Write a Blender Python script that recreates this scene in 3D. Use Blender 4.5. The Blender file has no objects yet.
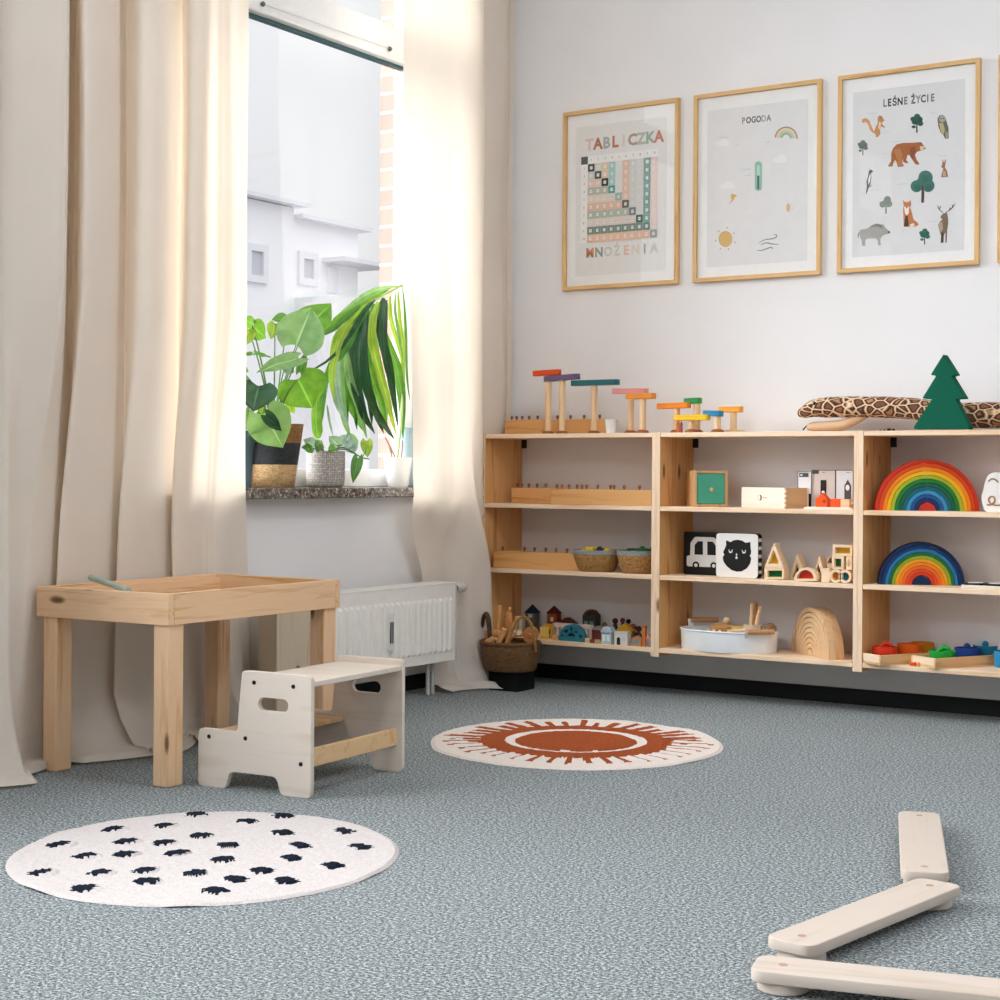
import bpy, bmesh, math, random
from mathutils import Vector, Matrix, Euler, noise
random.seed(7)
PI = math.pi
sc = bpy.context.scene
COL = sc.collection

# ------------------------------------------------------------------ camera model (metres; floor z=0, back wall y=0)
FPX, YAW, ROLL, HY = 1639.3, .5772, .0069, 473.52
CAM = Vector((3.4100, -5.7074, .83))
FW = Vector((-math.sin(YAW), math.cos(YAW), 0))
_r0 = Vector((math.cos(YAW), math.sin(YAW), 0)); _u0 = Vector((0, 0, 1))
RT = _r0*math.cos(ROLL)+_u0*math.sin(ROLL); UP = _u0*math.cos(ROLL)-_r0*math.sin(ROLL)
def ray(px, py): return FW+RT*((px-500)/FPX)-UP*((py-HY)/FPX)
def ax(px, py, X): r = ray(px, py); return CAM+r*((X-CAM.x)/r.x)
def ay(px, py, Y): r = ray(px, py); return CAM+r*((Y-CAM.y)/r.y)
def az(px, py, Z): r = ray(px, py); return CAM+r*((Z-CAM.z)/r.z)
XW = -.30                                                    # inner face of the window wall

cd = bpy.data.cameras.new('camera'); cam = bpy.data.objects.new('camera', cd); COL.objects.link(cam)
cd.sensor_width = 36; cd.lens = FPX/1000*36; cd.shift_y = (HY-500)/1000; cd.clip_start = .05; cd.clip_end = 200
m3 = Matrix((RT, UP, -FW)).transposed()
cam.matrix_world = Matrix.Translation(CAM) @ m3.to_4x4()
sc.camera = cam
sc.view_settings.view_transform = 'Standard'; sc.view_settings.look = 'None'
sc.view_settings.gamma = 1; sc.view_settings.use_curve_mapping = False; sc.view_settings.exposure = 0.06
sc.cycles.max_bounces = 10; sc.cycles.diffuse_bounces = 6; sc.cycles.transparent_max_bounces = 16
sc.cycles.sample_clamp_indirect = 6; sc.cycles.caustics_reflective = False; sc.cycles.caustics_refractive = False

# ------------------------------------------------------------------ materials
def lin(c):
    if isinstance(c, str): c = [int(c[i:i+2], 16) for i in (0, 2, 4)]
    f = lambda v: (v/12.92 if v <= .04045 else ((v+.055)/1.055)**2.4)
    return tuple(f(v/255) for v in c)+(1,)
class NT:
    def __init__(s, name):
        s.m = bpy.data.materials.new(name); s.m.use_nodes = True; s.t = s.m.node_tree; s.t.nodes.clear()
        s.out = s.n('ShaderNodeOutputMaterial')
    def n(s, t, **k):
        x = s.t.nodes.new(t)
        for a, b in k.items():
            if a.startswith('i_'):
                x.inputs[a[2:].replace('_', ' ')].default_value = b
            else: setattr(x, a, b)
        return x
    def l(s, a, b): s.t.links.new(a, b)
    def bsdf(s, **k):
        b = s.n('ShaderNodeBsdfPrincipled')
        for a, v in k.items(): b.inputs[a.replace('_', ' ')].default_value = v
        return b
    def coord(s, scale=(1, 1, 1), rot=(0, 0, 0), kind='Object'):
        c = s.n('ShaderNodeTexCoord'); mp = s.n('ShaderNodeMapping')
        mp.inputs['Scale'].default_value = scale; mp.inputs['Rotation'].default_value = rot
        s.l(c.outputs[kind], mp.inputs['Vector']); return mp.outputs['Vector']
    def noise(s, vec, scale, detail=2, rough=.5, dist=0):
        x = s.n('ShaderNodeTexNoise'); x.inputs['Scale'].default_value = scale; x.inputs['Detail'].default_value = detail
        x.inputs['Roughness'].default_value = rough; x.inputs['Distortion'].default_value = dist
        s.l(vec, x.inputs['Vector']); return x.outputs['Fac']
    def ramp(s, fac, stops, interp='LINEAR'):
        r = s.n('ShaderNodeValToRGB'); r.color_ramp.interpolation = interp
        e = r.color_ramp.elements
        while len(e) < len(stops): e.new(.5)
        for x, (p, c) in zip(e, stops): x.position = p; x.color = c if len(c) == 4 else tuple(c)+(1,)
        s.l(fac, r.inputs['Fac']); return r.outputs['Color']
    def mix(s, f, a, b, mode='MIX'):
        x = s.n('ShaderNodeMix', data_type='RGBA', blend_type=mode)
        for i, v in ((0, f), (6, a), (7, b)):
            if hasattr(v, 'links'): s.l(v, x.inputs[i])
            else: x.inputs[i].default_value = v
        return x.outputs[2]
    def bump(s, h, b, strength=.3, dist=.01):
        x = s.n('ShaderNodeBump'); x.inputs['Strength'].default_value = strength; x.inputs['Distance'].default_value = dist
        s.l(h, x.inputs['Height']); s.l(x.outputs['Normal'], b.inputs['Normal'])
    def done(s, sh): s.l(sh, s.out.inputs['Surface']); return s.m
_pl = {}
def plain(c, rough=.5, name=None, spec=.25, metal=0):
    k = (str(c), rough, spec, metal)
    if k not in _pl:
        t = NT(name or 'paint_'+str(c)); b = t.bsdf(Roughness=rough, Metallic=metal); b.inputs['Specular IOR Level'].default_value = spec
        v = t.noise(t.coord(), 30, 2); cc = lin(c)
        d = tuple(x*.965 for x in cc[:3])+(1,)
        t.l(t.ramp(v, [(.3, d), (.7, cc)]), b.inputs['Base Color']); _pl[k] = t.done(b.outputs[0])
    return _pl[k]
_wd = {}
def wood(c1, c2, axis=2, scale=1., rough=.5, knots=True):
    k = (c1, c2, axis, scale, knots)
    if k in _wd: return _wd[k]
    t = NT('wood'); b = t.bsdf(Roughness=rough); b.inputs['Specular IOR Level'].default_value = .3
    s = [22*scale]*3; s[axis] = 1.3*scale
    info = t.n('ShaderNodeObjectInfo')
    base = t.coord(tuple(s)); add = t.n('ShaderNodeVectorMath', operation='ADD')
    mul = t.n('ShaderNodeVectorMath', operation='SCALE'); mul.inputs[0].default_value = (13, 7, 29); t.l(info.outputs['Random'], mul.inputs['Scale'])
    t.l(base, add.inputs[0]); t.l(mul.outputs[0], add.inputs[1])
    v = add.outputs[0]
    g = t.noise(v, 1.6, 4, .55, 1.2)
    col = t.ramp(g, [(.30, lin(c2)), (.48, lin(c1)), (.62, tuple(x*.9+y*.1 for x, y in zip(lin(c1), lin(c2)))), (.72, lin(c1)), (.85, lin(c2))])
    if knots:
        s2 = [9*scale]*3; s2[axis] = 3.2*scale
        vo = t.n('ShaderNodeTexVoronoi'); vo.inputs['Scale'].default_value = 1.0
        a2 = t.n('ShaderNodeVectorMath', operation='ADD'); t.l(t.coord(tuple(s2)), a2.inputs[0]); t.l(mul.outputs[0], a2.inputs[1])
        t.l(a2.outputs[0], vo.inputs['Vector'])
        kf = t.ramp(vo.outputs['Distance'], [(.0, (1, 1, 1)), (.07, (.8, .8, .8)), (.12, (0, 0, 0))])
        col = t.mix(kf, col, lin('5a3418'))
    t.l(col, b.inputs['Base Color']); t.bump(g, b, .06, .004)
    _wd[k] = t.done(b.outputs[0]); return _wd[k]
PINE = ('e6c499', 'cfa06a')
def pine(axis): return wood('e6c29c', 'cb9a64', axis)
def ply(axis): return wood('ead6bd', 'dcc2a2', axis, .7, .5, False)
def beech(axis=2): return wood('e6c59c', 'd2a877', axis, 2, .5, False)
def honey(axis=0): return wood('d9a468', 'bf8243', axis, 1.5, .5, False)
DARKWOOD = wood('9a5b34', '74401f', 0, 2, .4, False)

def mat_wall():
    t = NT('wall_paint'); b = t.bsdf(Roughness=.85); b.inputs['Specular IOR Level'].default_value = .2
    n = t.noise(t.coord(), 3, 3)
    t.l(t.ramp(n, [(.3, lin('e5e4e5')), (.7, lin('e9e8e9'))]), b.inputs['Base Color'])
    t.bump(t.noise(t.coord(), 180, 2), b, .08, .002); return t.done(b.outputs[0])
def mat_carpet():
    t = NT('carpet'); b = t.bsdf(Roughness=1.); b.inputs['Specular IOR Level'].default_value = .05
    v = t.coord(); n1 = t.noise(v, 150, 3, .7); n2 = t.noise(v, 330, 2, .6); n3 = t.noise(v, 2.2, 2)
    c = t.ramp(n1, [(.38, lin('12181a')), (.46, lin('566164')), (.53, lin('9ca7a9')), (.61, lin('eef3f4'))])
    c = t.mix(.35, c, t.ramp(n2, [(.38, lin('161d1f')), (.58, lin('d3dadb'))]))
    c = t.mix(.12, c, t.ramp(n3, [(.3, lin('727d80')), (.7, lin('8c9799'))]))
    t.l(c, b.inputs['Base Color']); t.bump(n1, b, .9, .012); return t.done(b.outputs[0])
def mat_curtain(c='efe3d3', tr=.32):
    t = NT('curtain_cloth'); d = t.n('ShaderNodeBsdfDiffuse'); r = t.n('ShaderNodeBsdfTranslucent'); mx = t.n('ShaderNodeMixShader')
    v = t.coord(); n = t.noise(v, 700, 2); n2 = t.noise(v, 6, 3)
    col = t.ramp(n2, [(.3, lin('efe6dc')), (.7, lin('f3ebe1'))])
    t.l(col, d.inputs['Color']); r.inputs['Color'].default_value = lin('f2e2cc')
    bp = t.n('ShaderNodeBump'); bp.inputs['Strength'].default_value = .15; bp.inputs['Distance'].default_value = .002
    t.l(n, bp.inputs['Height']); t.l(bp.outputs[0], d.inputs['Normal'])
    mx.inputs[0].default_value = tr; t.l(d.outputs[0], mx.inputs[1]); t.l(r.outputs[0], mx.inputs[2]); return t.done(mx.outputs[0])
def mat_leaf(c1, c2, tr=.35, name='leaf'):
    t = NT(name); b = t.bsdf(Roughness=.4); r = t.n('ShaderNodeBsdfTranslucent'); mx = t.n('ShaderNodeMixShader')
    uv = t.n('ShaderNodeTexCoord'); sp = t.n('ShaderNodeSeparateXYZ'); t.l(uv.outputs['UV'], sp.inputs[0])
    w = t.n('ShaderNodeTexWave'); w.inputs['Scale'].default_value = 3; w.inputs['Distortion'].default_value = 2; t.l(uv.outputs['UV'], w.inputs['Vector'])
    n = t.noise(t.coord(), 25, 2)
    col = t.ramp(n, [(.3, lin(c1)), (.7, lin(c2))])
    ab = t.n('ShaderNodeMath', operation='ABSOLUTE'); su = t.n('ShaderNodeMath', operation='SUBTRACT'); su.inputs[1].default_value = .5
    t.l(sp.outputs[0], su.inputs[0]); t.l(su.outputs[0], ab.inputs[0])
    rib = t.ramp(ab.outputs[0], [(.0, (1, 1, 1)), (.035, (0, 0, 0))])
    hi = tuple(min(1, x*1.8+.04) for x in lin(c2)[:3])+(1,)
    col = t.mix(rib, col, hi)
    t.l(col, b.inputs['Base Color'])
    br = t.mix(.45, col, lin('9cc83a'), 'MIX'); t.l(br, r.inputs['Color'])
    mx.inputs[0].default_value = tr; t.l(b.outputs[0], mx.inputs[1]); t.l(r.outputs[0], mx.inputs[2]); return t.done(mx.outputs[0])
def mat_weave(c1, c2, sc_=1., z=1.):
    t = NT('woven_straw'); b = t.bsdf(Roughness=.75)
    v = t.coord((1, 1, 3.0*z)); n = t.noise(v, 70*sc_, 3, .6, 1.5)
    t.l(t.ramp(n, [(.3, lin(c2)), (.5, lin(c1)), (.7, tuple(min(1, x*1.25) for x in lin(c1)[:3]))]), b.inputs['Base Color'])
    t.bump(n, b, .9, .008); return t.done(b.outputs[0])
def mat_granite():
    t = NT('granite'); b = t.bsdf(Roughness=.25); v = t.coord()
    vo = t.n('ShaderNodeTexVoronoi'); vo.inputs['Scale'].default_value = 130; t.l(v, vo.inputs['Vector'])
    bw = t.n('ShaderNodeRGBToBW'); t.l(vo.outputs['Color'], bw.inputs[0])
    n = t.noise(v, 160, 3)
    c = t.ramp(bw.outputs[0], [(.2, lin('37332f')), (.45, lin('8a8078')), (.6, lin('5b534d')), (.85, lin('c4bab0'))])
    c = t.mix(t.ramp(n, [(.45, (0, 0, 0)), (.65, (1, 1, 1))]), c, lin('4a443f'))
    t.l(c, b.inputs['Base Color']); return t.done(b.outputs[0])
def mat_glass(strength=1., ior=1.5):
    t = NT('clear_glass'); tr = t.n('ShaderNodeBsdfTransparent'); g = t.n('ShaderNodeBsdfGlossy'); g.inputs['Roughness'].default_value = 0
    f = t.n('ShaderNodeLayerWeight'); f.inputs['Blend'].default_value = .5; mx = t.n('ShaderNodeMixShader')
    pw = t.n('ShaderNodeMath', operation='POWER'); pw.inputs[1].default_value = 5; t.l(f.outputs['Facing'], pw.inputs[0])
    ma = t.n('ShaderNodeMath', operation='MULTIPLY_ADD'); ma.inputs[1].default_value = .96; ma.inputs[2].default_value = .04*strength; t.l(pw.outputs[0], ma.inputs[0])
    t.l(ma.outputs[0], mx.inputs[0]); t.l(tr.outputs[0], mx.inputs[1]); t.l(g.outputs[0], mx.inputs[2]); return t.done(mx.outputs[0])
def mat_acrylic(c):
    t = NT('tinted_acrylic'); tr = t.n('ShaderNodeBsdfTransparent'); tr.inputs[0].default_value = lin(c)
    d = t.bsdf(Roughness=.1); d.inputs['Base Color'].default_value = lin(c); mx = t.n('ShaderNodeMixShader'); mx.inputs[0].default_value = .65
    t.l(tr.outputs[0], mx.inputs[1]); t.l(d.outputs[0], mx.inputs[2]); return t.done(mx.outputs[0])
def mat_snake():
    t = NT('spotted_plush'); b = t.bsdf(Roughness=.9); v = t.coord((.75, 1, 1))
    vo = t.n('ShaderNodeTexVoronoi', feature='DISTANCE_TO_EDGE'); vo.inputs['Scale'].default_value = 34; t.l(v, vo.inputs['Vector'])
    v2 = t.n('ShaderNodeTexVoronoi'); v2.inputs['Scale'].default_value = 34; t.l(v, v2.inputs['Vector'])
    bw = t.n('ShaderNodeRGBToBW'); t.l(v2.outputs['Color'], bw.inputs[0])
    inner = t.ramp(bw.outputs[0], [(.3, lin('6e4430')), (.5, lin('b08058')), (.7, lin('8a5a3c'))])
    edge = t.ramp(vo.outputs['Distance'], [(.0, lin('e6d0b2')), (.035, lin('d2b08c')), (.07, lin('a98260')), (.12, lin('2f2019')), (.20, lin('3a281f')), (.25, lin('7a4c33'))])
    msk = t.ramp(vo.outputs['Distance'], [(.25, (0, 0, 0)), (.3, (1, 1, 1))])
    c = t.mix(msk, edge, inner)
    t.l(c, b.inputs['Base Color']); t.bump(t.noise(t.coord(), 300, 2), b, .3, .003); return t.done(b.outputs[0])
def mat_tuft(c1, c2, s=220, bump=.9):
    t = NT('tufted_pile'); b = t.bsdf(Roughness=1); b.inputs['Specular IOR Level'].default_value = .05
    n = t.noise(t.coord(), s, 3, .7); t.l(t.ramp(n, [(.35, lin(c2)), (.6, lin(c1))]), b.inputs['Base Color']); t.bump(n, b, bump, .008); return t.done(b.outputs[0])
def mat_brick():
    t = NT('brick'); b = t.bsdf(Roughness=.9)
    br = t.n('ShaderNodeTexBrick'); c = t.n('ShaderNodeTexCoord'); mp = t.n('ShaderNodeMapping'); mp.inputs['Rotation'].default_value = (PI/2, 0, 0)
    sep = t.n('ShaderNodeSeparateXYZ'); t.l(c.outputs['Object'], sep.inputs[0]); cb = t.n('ShaderNodeCombineXYZ')
    ad = t.n('ShaderNodeMath', operation='ADD'); t.l(sep.outputs[0], ad.inputs[0]); t.l(sep.outputs[1], ad.inputs[1])
    t.l(ad.outputs[0], cb.inputs[0]); t.l(sep.outputs[2], cb.inputs[1]); t.l(cb.outputs[0], br.inputs['Vector'])
    br.inputs['Scale'].default_value = 1; br.inputs['Brick Width'].default_value = .25; br.inputs['Row Height'].default_value = .075
    br.inputs['Mortar Size'].default_value = .006
    br.inputs['Color1'].default_value = lin('c49a8d'); br.inputs['Color2'].default_value = lin('ba8f82'); br.inputs['Mortar'].default_value = lin('d0c2bb')
    t.l(br.outputs['Color'], b.inputs['Base Color']); return t.done(b.outputs[0])

WALL = mat_wall(); CARPET = mat_carpet(); CURTAIN = mat_curtain(); GRANITE = mat_granite(); GLASS = mat_glass(); PICGLASS = mat_glass(.35); BRICK = mat_brick()
WHITE = plain('f2f1ef', .35); PAPER = plain('f1f0ef', .8); BLACK = plain('121212', .5); STRAW = mat_weave('b98a4e', '6b4520'); STRAWL = mat_weave('d0ab78', '8a6438')
RADM = plain('f2f0ea', .4); METAL = plain('8f8f8f', .3, metal=.9); STEEL = plain('6d7072', .35, metal=.7)

# ------------------------------------------------------------------ mesh helpers
class MB:
    def __init__(s): s.v = []; s.f = []; s.mi = []; s.uv = None
    def add(s, vs, fs, mi=0):
        o = len(s.v); s.v += [tuple(v) for v in vs]; s.f += [tuple(i+o for i in f) for f in fs]; s.mi += [mi]*len(fs); return s
    def box(s, a, b, mi=0, M=None):
        x0, y0, z0 = a; x1, y1, z1 = b
        x0, x1 = min(x0, x1), max(x0, x1); y0, y1 = min(y0, y1), max(y0, y1); z0, z1 = min(z0, z1), max(z0, z1)
        vs = [Vector(p) for p in ((x0, y0, z0), (x1, y0, z0), (x1, y1, z0), (x0, y1, z0), (x0, y0, z1), (x1, y0, z1), (x1, y1, z1), (x0, y1, z1))]
        if M: vs = [M @ v for v in vs]
        return s.add(vs, [(3, 2, 1, 0), (4, 5, 6, 7), (0, 1, 5, 4), (1, 2, 6, 5), (2, 3, 7, 6), (3, 0, 4, 7)], mi)
    def lathe(s, prof, n=32, mi=0, M=None, cap=True):
        vs = []; fs = []
        for r, z in prof:
            for k in range(n):
                a = 2*PI*k/n; vs.append(Vector((r*math.cos(a), r*math.sin(a), z)))
        for i in range(len(prof)-1):
            for k in range(n):
                k2 = (k+1) % n; fs.append((i*n+k, i*n+k2, (i+1)*n+k2, (i+1)*n+k))
        if cap:
            if prof[0][0] > 1e-6: fs.append(tuple(range(n-1, -1, -1)))
            if prof[-1][0] > 1e-6: fs.append(tuple((len(prof)-1)*n+k for k in range(n)))
        if M: vs = [M @ v for v in vs]
        return s.add(vs, fs, mi)
    def tube(s, pts, rad, n=8, mi=0, closed=False, sq=(1, 1)):
        pts = [Vector(p) for p in pts]; N = len(pts); vs = []; fs = []
        R = rad if isinstance(rad, (list, tuple)) else [rad]*N
        up = Vector((0, 0, 1)); prev = None
        for i, p in enumerate(pts):
            a = pts[(i-1) % N] if closed or i > 0 else p; b = pts[(i+1) % N] if closed or i < N-1 else p
            d = (b-a).normalized() if (b-a).length > 1e-9 else Vector((0, 0, 1))
            if prev is None: side = d.cross(up) if abs(d.dot(up)) < .95 else d.cross(Vector((1, 0, 0)))
            else: side = prev-d*prev.dot(d)
            side.normalize(); prev = side; w = side.cross(d)
            for k in range(n):
                t = 2*PI*k/n; vs.append(p+side*(R[i]*sq[0]*math.cos(t))+w*(R[i]*sq[1]*math.sin(t)))
        for i in range(N if closed else N-1):
            j = (i+1) % N
            for k in range(n):
                k2 = (k+1) % n; fs.append((i*n+k, i*n+k2, j*n+k2, j*n+k))
        if not closed: fs += [tuple(range(n-1, -1, -1)), tuple((N-1)*n+k for k in range(n))]
        return s.add(vs, fs, mi)
    def ball(s, c, r, n=12, m=8, mi=0, sc_=(1, 1, 1)):
        pr = [(max(1e-7, math.sin(PI*i/m)), -math.cos(PI*i/m)) for i in range(m+1)]
        M = Matrix.Translation(c) @ Matrix.Diagonal((r*sc_[0], r*sc_[1], r*sc_[2], 1))
        return s.lathe(pr, n, mi, M, False)
    def mesh(s, me, M, mi=None):
        s.add([M @ v.co for v in me.vertices], [tuple(p.vertices) for p in me.polygons], 0 if mi is None else mi); return s
    def grid(s, nu, nv, fn, mi=0):
        vs = [fn(i/nu, j/nv) for j in range(nv+1) for i in range(nu+1)]
        fs = [(j*(nu+1)+i, j*(nu+1)+i+1, (j+1)*(nu+1)+i+1, (j+1)*(nu+1)+i) for j in range(nv) for i in range(nu)]
        return s.add(vs, fs, mi)
    def build(s, name, mats, parent=None, bevel=0, smooth=.7, subsurf=0, fix=False):
        me = bpy.data.meshes.new(name); me.from_pydata(s.v, [], s.f)
        mats = mats if isinstance(mats, (list, tuple)) else [mats]
        for m in mats: me.materials.append(m)
        me.polygons.foreach_set('material_index', s.mi)
        if s.uv:
            ul = me.uv_layers.new(); 
            for lp in me.loops: ul.data[lp.index].uv = s.uv[lp.vertex_index]
        if fix:
            bm = bmesh.new(); bm.from_mesh(me); bmesh.ops.recalc_face_normals(bm, faces=bm.faces); bm.to_mesh(me); bm.free()
        me.polygons.foreach_set('use_smooth', [True]*len(me.polygons)); me.set_sharp_from_angle(angle=smooth)
        me.update()
        o = bpy.data.objects.new(name, me); COL.objects.link(o)
        if parent: o.parent = parent
        if bevel:
            b = o.modifiers.new('bevel', 'BEVEL'); b.width = bevel; b.segments = 2; b.limit_method = 'ANGLE'; b.angle_limit = .7
        if subsurf:
            b = o.modifiers.new('sub', 'SUBSURF'); b.levels = subsurf; b.render_levels = subsurf
        return o
def tag(o, label, cat, group=None, kind=None):
    if label: o['label'] = label
    if cat: o['category'] = cat
    if group: o['group'] = group
    if kind: o['kind'] = kind
    return o
def thing(name, label, cat, loc=(0, 0, 0), rz=0, group=None):
    o = bpy.data.objects.new(name, None); COL.objects.link(o); o.location = loc; o.rotation_euler = (0, 0, rz); o.empty_display_size = .05
    return tag(o, label, cat, group)
def struct(o): o['kind'] = 'structure'; return o

def rrect(x0, z0, x1, z1, r, n=5):
    p = []
    for cx, cz, a0 in ((x1-r, z0+r, -PI/2), (x1-r, z1-r, 0), (x0+r, z1-r, PI/2), (x0+r, z0+r, PI)):
        for k in range(n+1): a = a0+PI/2*k/n; p.append((cx+r*math.cos(a), cz+r*math.sin(a)))
    return p
def roundpoly(pts, r, n=4):
    out = []; N = len(pts); rr = r if isinstance(r, (list, tuple)) else [r]*N
    for i, p in enumerate(pts):
        p = Vector(p); a = Vector(pts[i-1]); b = Vector(pts[(i+1) % N]); q = rr[i]
        if q <= 0: out.append(tuple(p)); continue
        da = (a-p).normalized(); db = (b-p).normalized(); half = da.angle(db)/2; d = min(q/math.tan(half), (a-p).length*.45, (b-p).length*.45)
        s = p+da*d; e = p+db*d
        for k in range(n+1):
            t = k/n; out.append(tuple(s*(1-t)**2+p*2*t*(1-t)+e*t*t))
    return out
def solid(outlines, depth, bevel=0, bres=1):
    """2D outlines (holes by even-odd) extruded to +-depth/2 along Z; returns a temporary mesh"""
    cu = bpy.data.curves.new('tmp', 'CURVE'); cu.dimensions = '2D'; cu.fill_mode = 'BOTH'; cu.extrude = max(0, depth/2-bevel); cu.bevel_depth = bevel; cu.bevel_resolution = bres; cu.offset = -bevel
    for pts in outlines:
        sp = cu.splines.new('POLY'); sp.points.add(len(pts)-1); sp.use_cyclic_u = True
        for q, p in zip(sp.points, pts): q.co = (p[0], p[1], 0, 1)
    o = bpy.data.objects.new('tmp', cu); me = bpy.data.meshes.new_from_object(o); bpy.data.objects.remove(o); bpy.data.curves.remove(cu); return me
XZ = Matrix(((1, 0, 0, 0), (0, 0, -1, 0), (0, 1, 0, 0), (0, 0, 0, 1)))   # curve X->x, Y->z, front (+Z) -> -y
def plate(name, outlines, y0, depth, mat, parent=None, bevel=.0, M=None, mi=None):
    """upright plate in the local xz plane, front face at y0, going back by depth"""
    me = solid(outlines, depth, bevel); b = MB().mesh(me, (M or Matrix.Identity(4)) @ Matrix.Translation((0, y0+depth/2, 0)) @ XZ); bpy.data.meshes.remove(me)
    return b.build(name, mat, parent, fix=True)
def flat(name, outlines, z0, depth, mat, parent=None, bevel=0., M=None):
    me = solid(outlines, depth, bevel); b = MB().mesh(me, (M or Matrix.Identity(4)) @ Matrix.Translation((0, 0, z0+depth/2))); bpy.data.meshes.remove(me)
    return b.build(name, mat, parent, fix=True)
def circ(cx, cz, rx, rz=None, n=24, a0=0, a1=2*PI):
    rz = rz or rx; full = abs(a1-a0-2*PI) < 1e-6; N = n if full else n+1
    return [(cx+rx*math.cos(a0+(a1-a0)*k/n), cz+rz*math.sin(a0+(a1-a0)*k/n)) for k in range(N)]
def arch(cx, r0, r1, z0=0, n=28):
    return circ(cx, z0, r1, n=n, a0=0, a1=PI)+circ(cx, z0, r0, n=n, a0=PI, a1=0) if r0 > 0 else circ(cx, z0, r1, n=n, a0=0, a1=PI)
def text_mesh(txt, size, align='CENTER', bold=0):
    cu = bpy.data.curves.new('tmp', 'FONT'); cu.body = txt; cu.size = size; cu.align_x = align; cu.align_y = 'CENTER'; cu.resolution_u = 2; cu.offset = bold
    o = bpy.data.objects.new('tmp', cu); me = bpy.data.meshes.new_from_object(o); bpy.data.objects.remove(o); bpy.data.curves.remove(cu); return me
def catmull(pts, per=8):
    out = []; P = [Vector(p) for p in pts]; N = len(P)
    for i in range(N-1):
        p0, p1, p2, p3 = P[max(i-1, 0)], P[i], P[i+1], P[min(i+2, N-1)]
        for k in range(per):
            t = k/per; out.append(.5*((2*p1)+(p2-p0)*t+(2*p0-5*p1+4*p2-p3)*t*t+(3*p1-p0-3*p2+p3)*t**3))
    out.append(P[-1]); return out

# ------------------------------------------------------------------ the setting
XE, YE, ZC = 6.4, -8.6, 3.2
struct(MB().grid(1, 1, lambda u, v: (XW-.3+(XE-XW+.6)*u, YE-.3+(.6-YE)*v, 0)).build('floor', CARPET))
struct(MB().box((XW-.3, YE, ZC), (XE, .1, ZC+.1)).build('ceiling', plain('f3f1ef', .9)))
struct(MB().box((XW-.3, 0, 0), (XE, .15, ZC)).build('wall_back', WALL))
GREYW = plain('cfcdcb', .9)
struct(MB().box((XE, YE, 0), (XE+.1, .15, ZC)).build('wall_right', GREYW))
struct(MB().box((XW-.3, YE-.1, 0), (XE, YE, ZC)).build('wall_front', GREYW))
struct(MB().box((XW, -.013, 0), (XE, 0, .056)).build('baseboard_back', plain('17191b', .6)))
struct(MB().box((XW, YE, 0), (XW+.013, -.0, .056)).build('baseboard_left', plain('17191b', .6)))
WIN = [(-2.18, -.505), (-5.35, -3.25), (-8.2, -6.0)]; ZS, ZT = .739, 3.0; XI, XF, XO = XW, -.42, -.53
w = MB()
for (xa, xb, mi, inset) in ((XF, XI, 0, 0), (XO, XF, 1, .035)):
    w.box((xa, YE, 0), (xb, .0, ZS), mi); w.box((xa, YE, ZT), (xb, .0, ZC), mi)
    ys = [YE]
    for a, b in sorted(WIN): ys += [a+inset, b-inset]
    ys.append(0.)
    for k in range(0, len(ys), 2): w.box((xa, ys[k], ZS), (xb, ys[k+1], ZT), mi)
struct(w.build('wall_left', [WALL, BRICK]))
for n, (a, b) in enumerate(WIN):
    fr = MB(); t = .052; x0, x1 = XF-.03, XF+.03
    fr.box((x0, a, .776), (x1, b, .842)); fr.box((x0, a, ZT-t), (x1, b, ZT)); fr.box((x0, a, .842), (x1, a+t, ZT-t)); fr.box((x0, b-t, .842), (x1, b, ZT-t))
    tb = MB().box((x0-.005, a+t, 2.415), (x1+.012, b-t, 2.55))
    mids = [] if n == 0 else [(a+b)/2]
    for mm in mids: fr.box((x0, mm-.04, .842), (x1, mm+.04, ZT-t))
    o = struct(fr.build('window_%d' % (n+1), WHITE, None, .004))
    tb.build('transom_bar', WHITE, o, .006)
    MB().box((XF-.004, a+t, .842), (XF, b-t, ZT-t)).build('pane', GLASS, o)
    if n == 0:
        p0 = ax(263, 4, XF+.05); p1 = ax(390, 49, XF+.05)
        MB().tube([p0, p1], .0013, 5).build('blind_cord', plain('c9c9c9', .5), o)
        for p in (p0, p1): MB().ball(p, .009).build('cord_clip', STEEL, o)
        MB().box((XF-.012, a+t, 2.403), (XF+.012, b-t, 2.415)).build('gasket', plain('3c5f62', .5), o)
    s = MB().box((XF+.02, a-.06, ZS), (-.226, b+.06, .776)); struct(s.build('trim_%d' % (n+1), GRANITE, None, .004))

# world: bright overcast sky
wd = bpy.data.worlds.new('sky'); sc.world = wd; wd.use_nodes = True; nt = wd.node_tree; nt.nodes.clear()
wo = nt.nodes.new('ShaderNodeOutputWorld'); bg = nt.nodes.new('ShaderNodeBackground'); tc = nt.nodes.new('ShaderNodeTexCoord'); sp = nt.nodes.new('ShaderNodeSeparateXYZ')
def wn(t, **k):
    x = nt.nodes.new(t)
    for a, b in k.items(): setattr(x, a, b)
    return x
def wm(op, a, b, c=None):
    x = wn('ShaderNodeMath', operation=op)
    for i, v in enumerate((a, b, c)):
        if v is None: continue
        if hasattr(v, 'links'): nt.links.new(v, x.inputs[i])
        else: x.inputs[i].default_value = v
    return x.outputs[0]
nt.links.new(tc.outputs['Generated'], sp.inputs[0])
SKY_H, SKY_Z, GLOW, GLOW_P = .76, 2.0, 21.0, 7.0              # veiled sun: a broad bright patch high to the left, behind the viewer
zz_ = wm('MAXIMUM', sp.outputs[2], 0); base_ = wm('MULTIPLY_ADD', wm('POWER', zz_, 1.6), SKY_Z-SKY_H, SKY_H); base_ = wm('MULTIPLY', base_, wm('MULTIPLY_ADD', wm('MAXIMUM', sp.outputs[0], 0), .40, 1.0))
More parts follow.
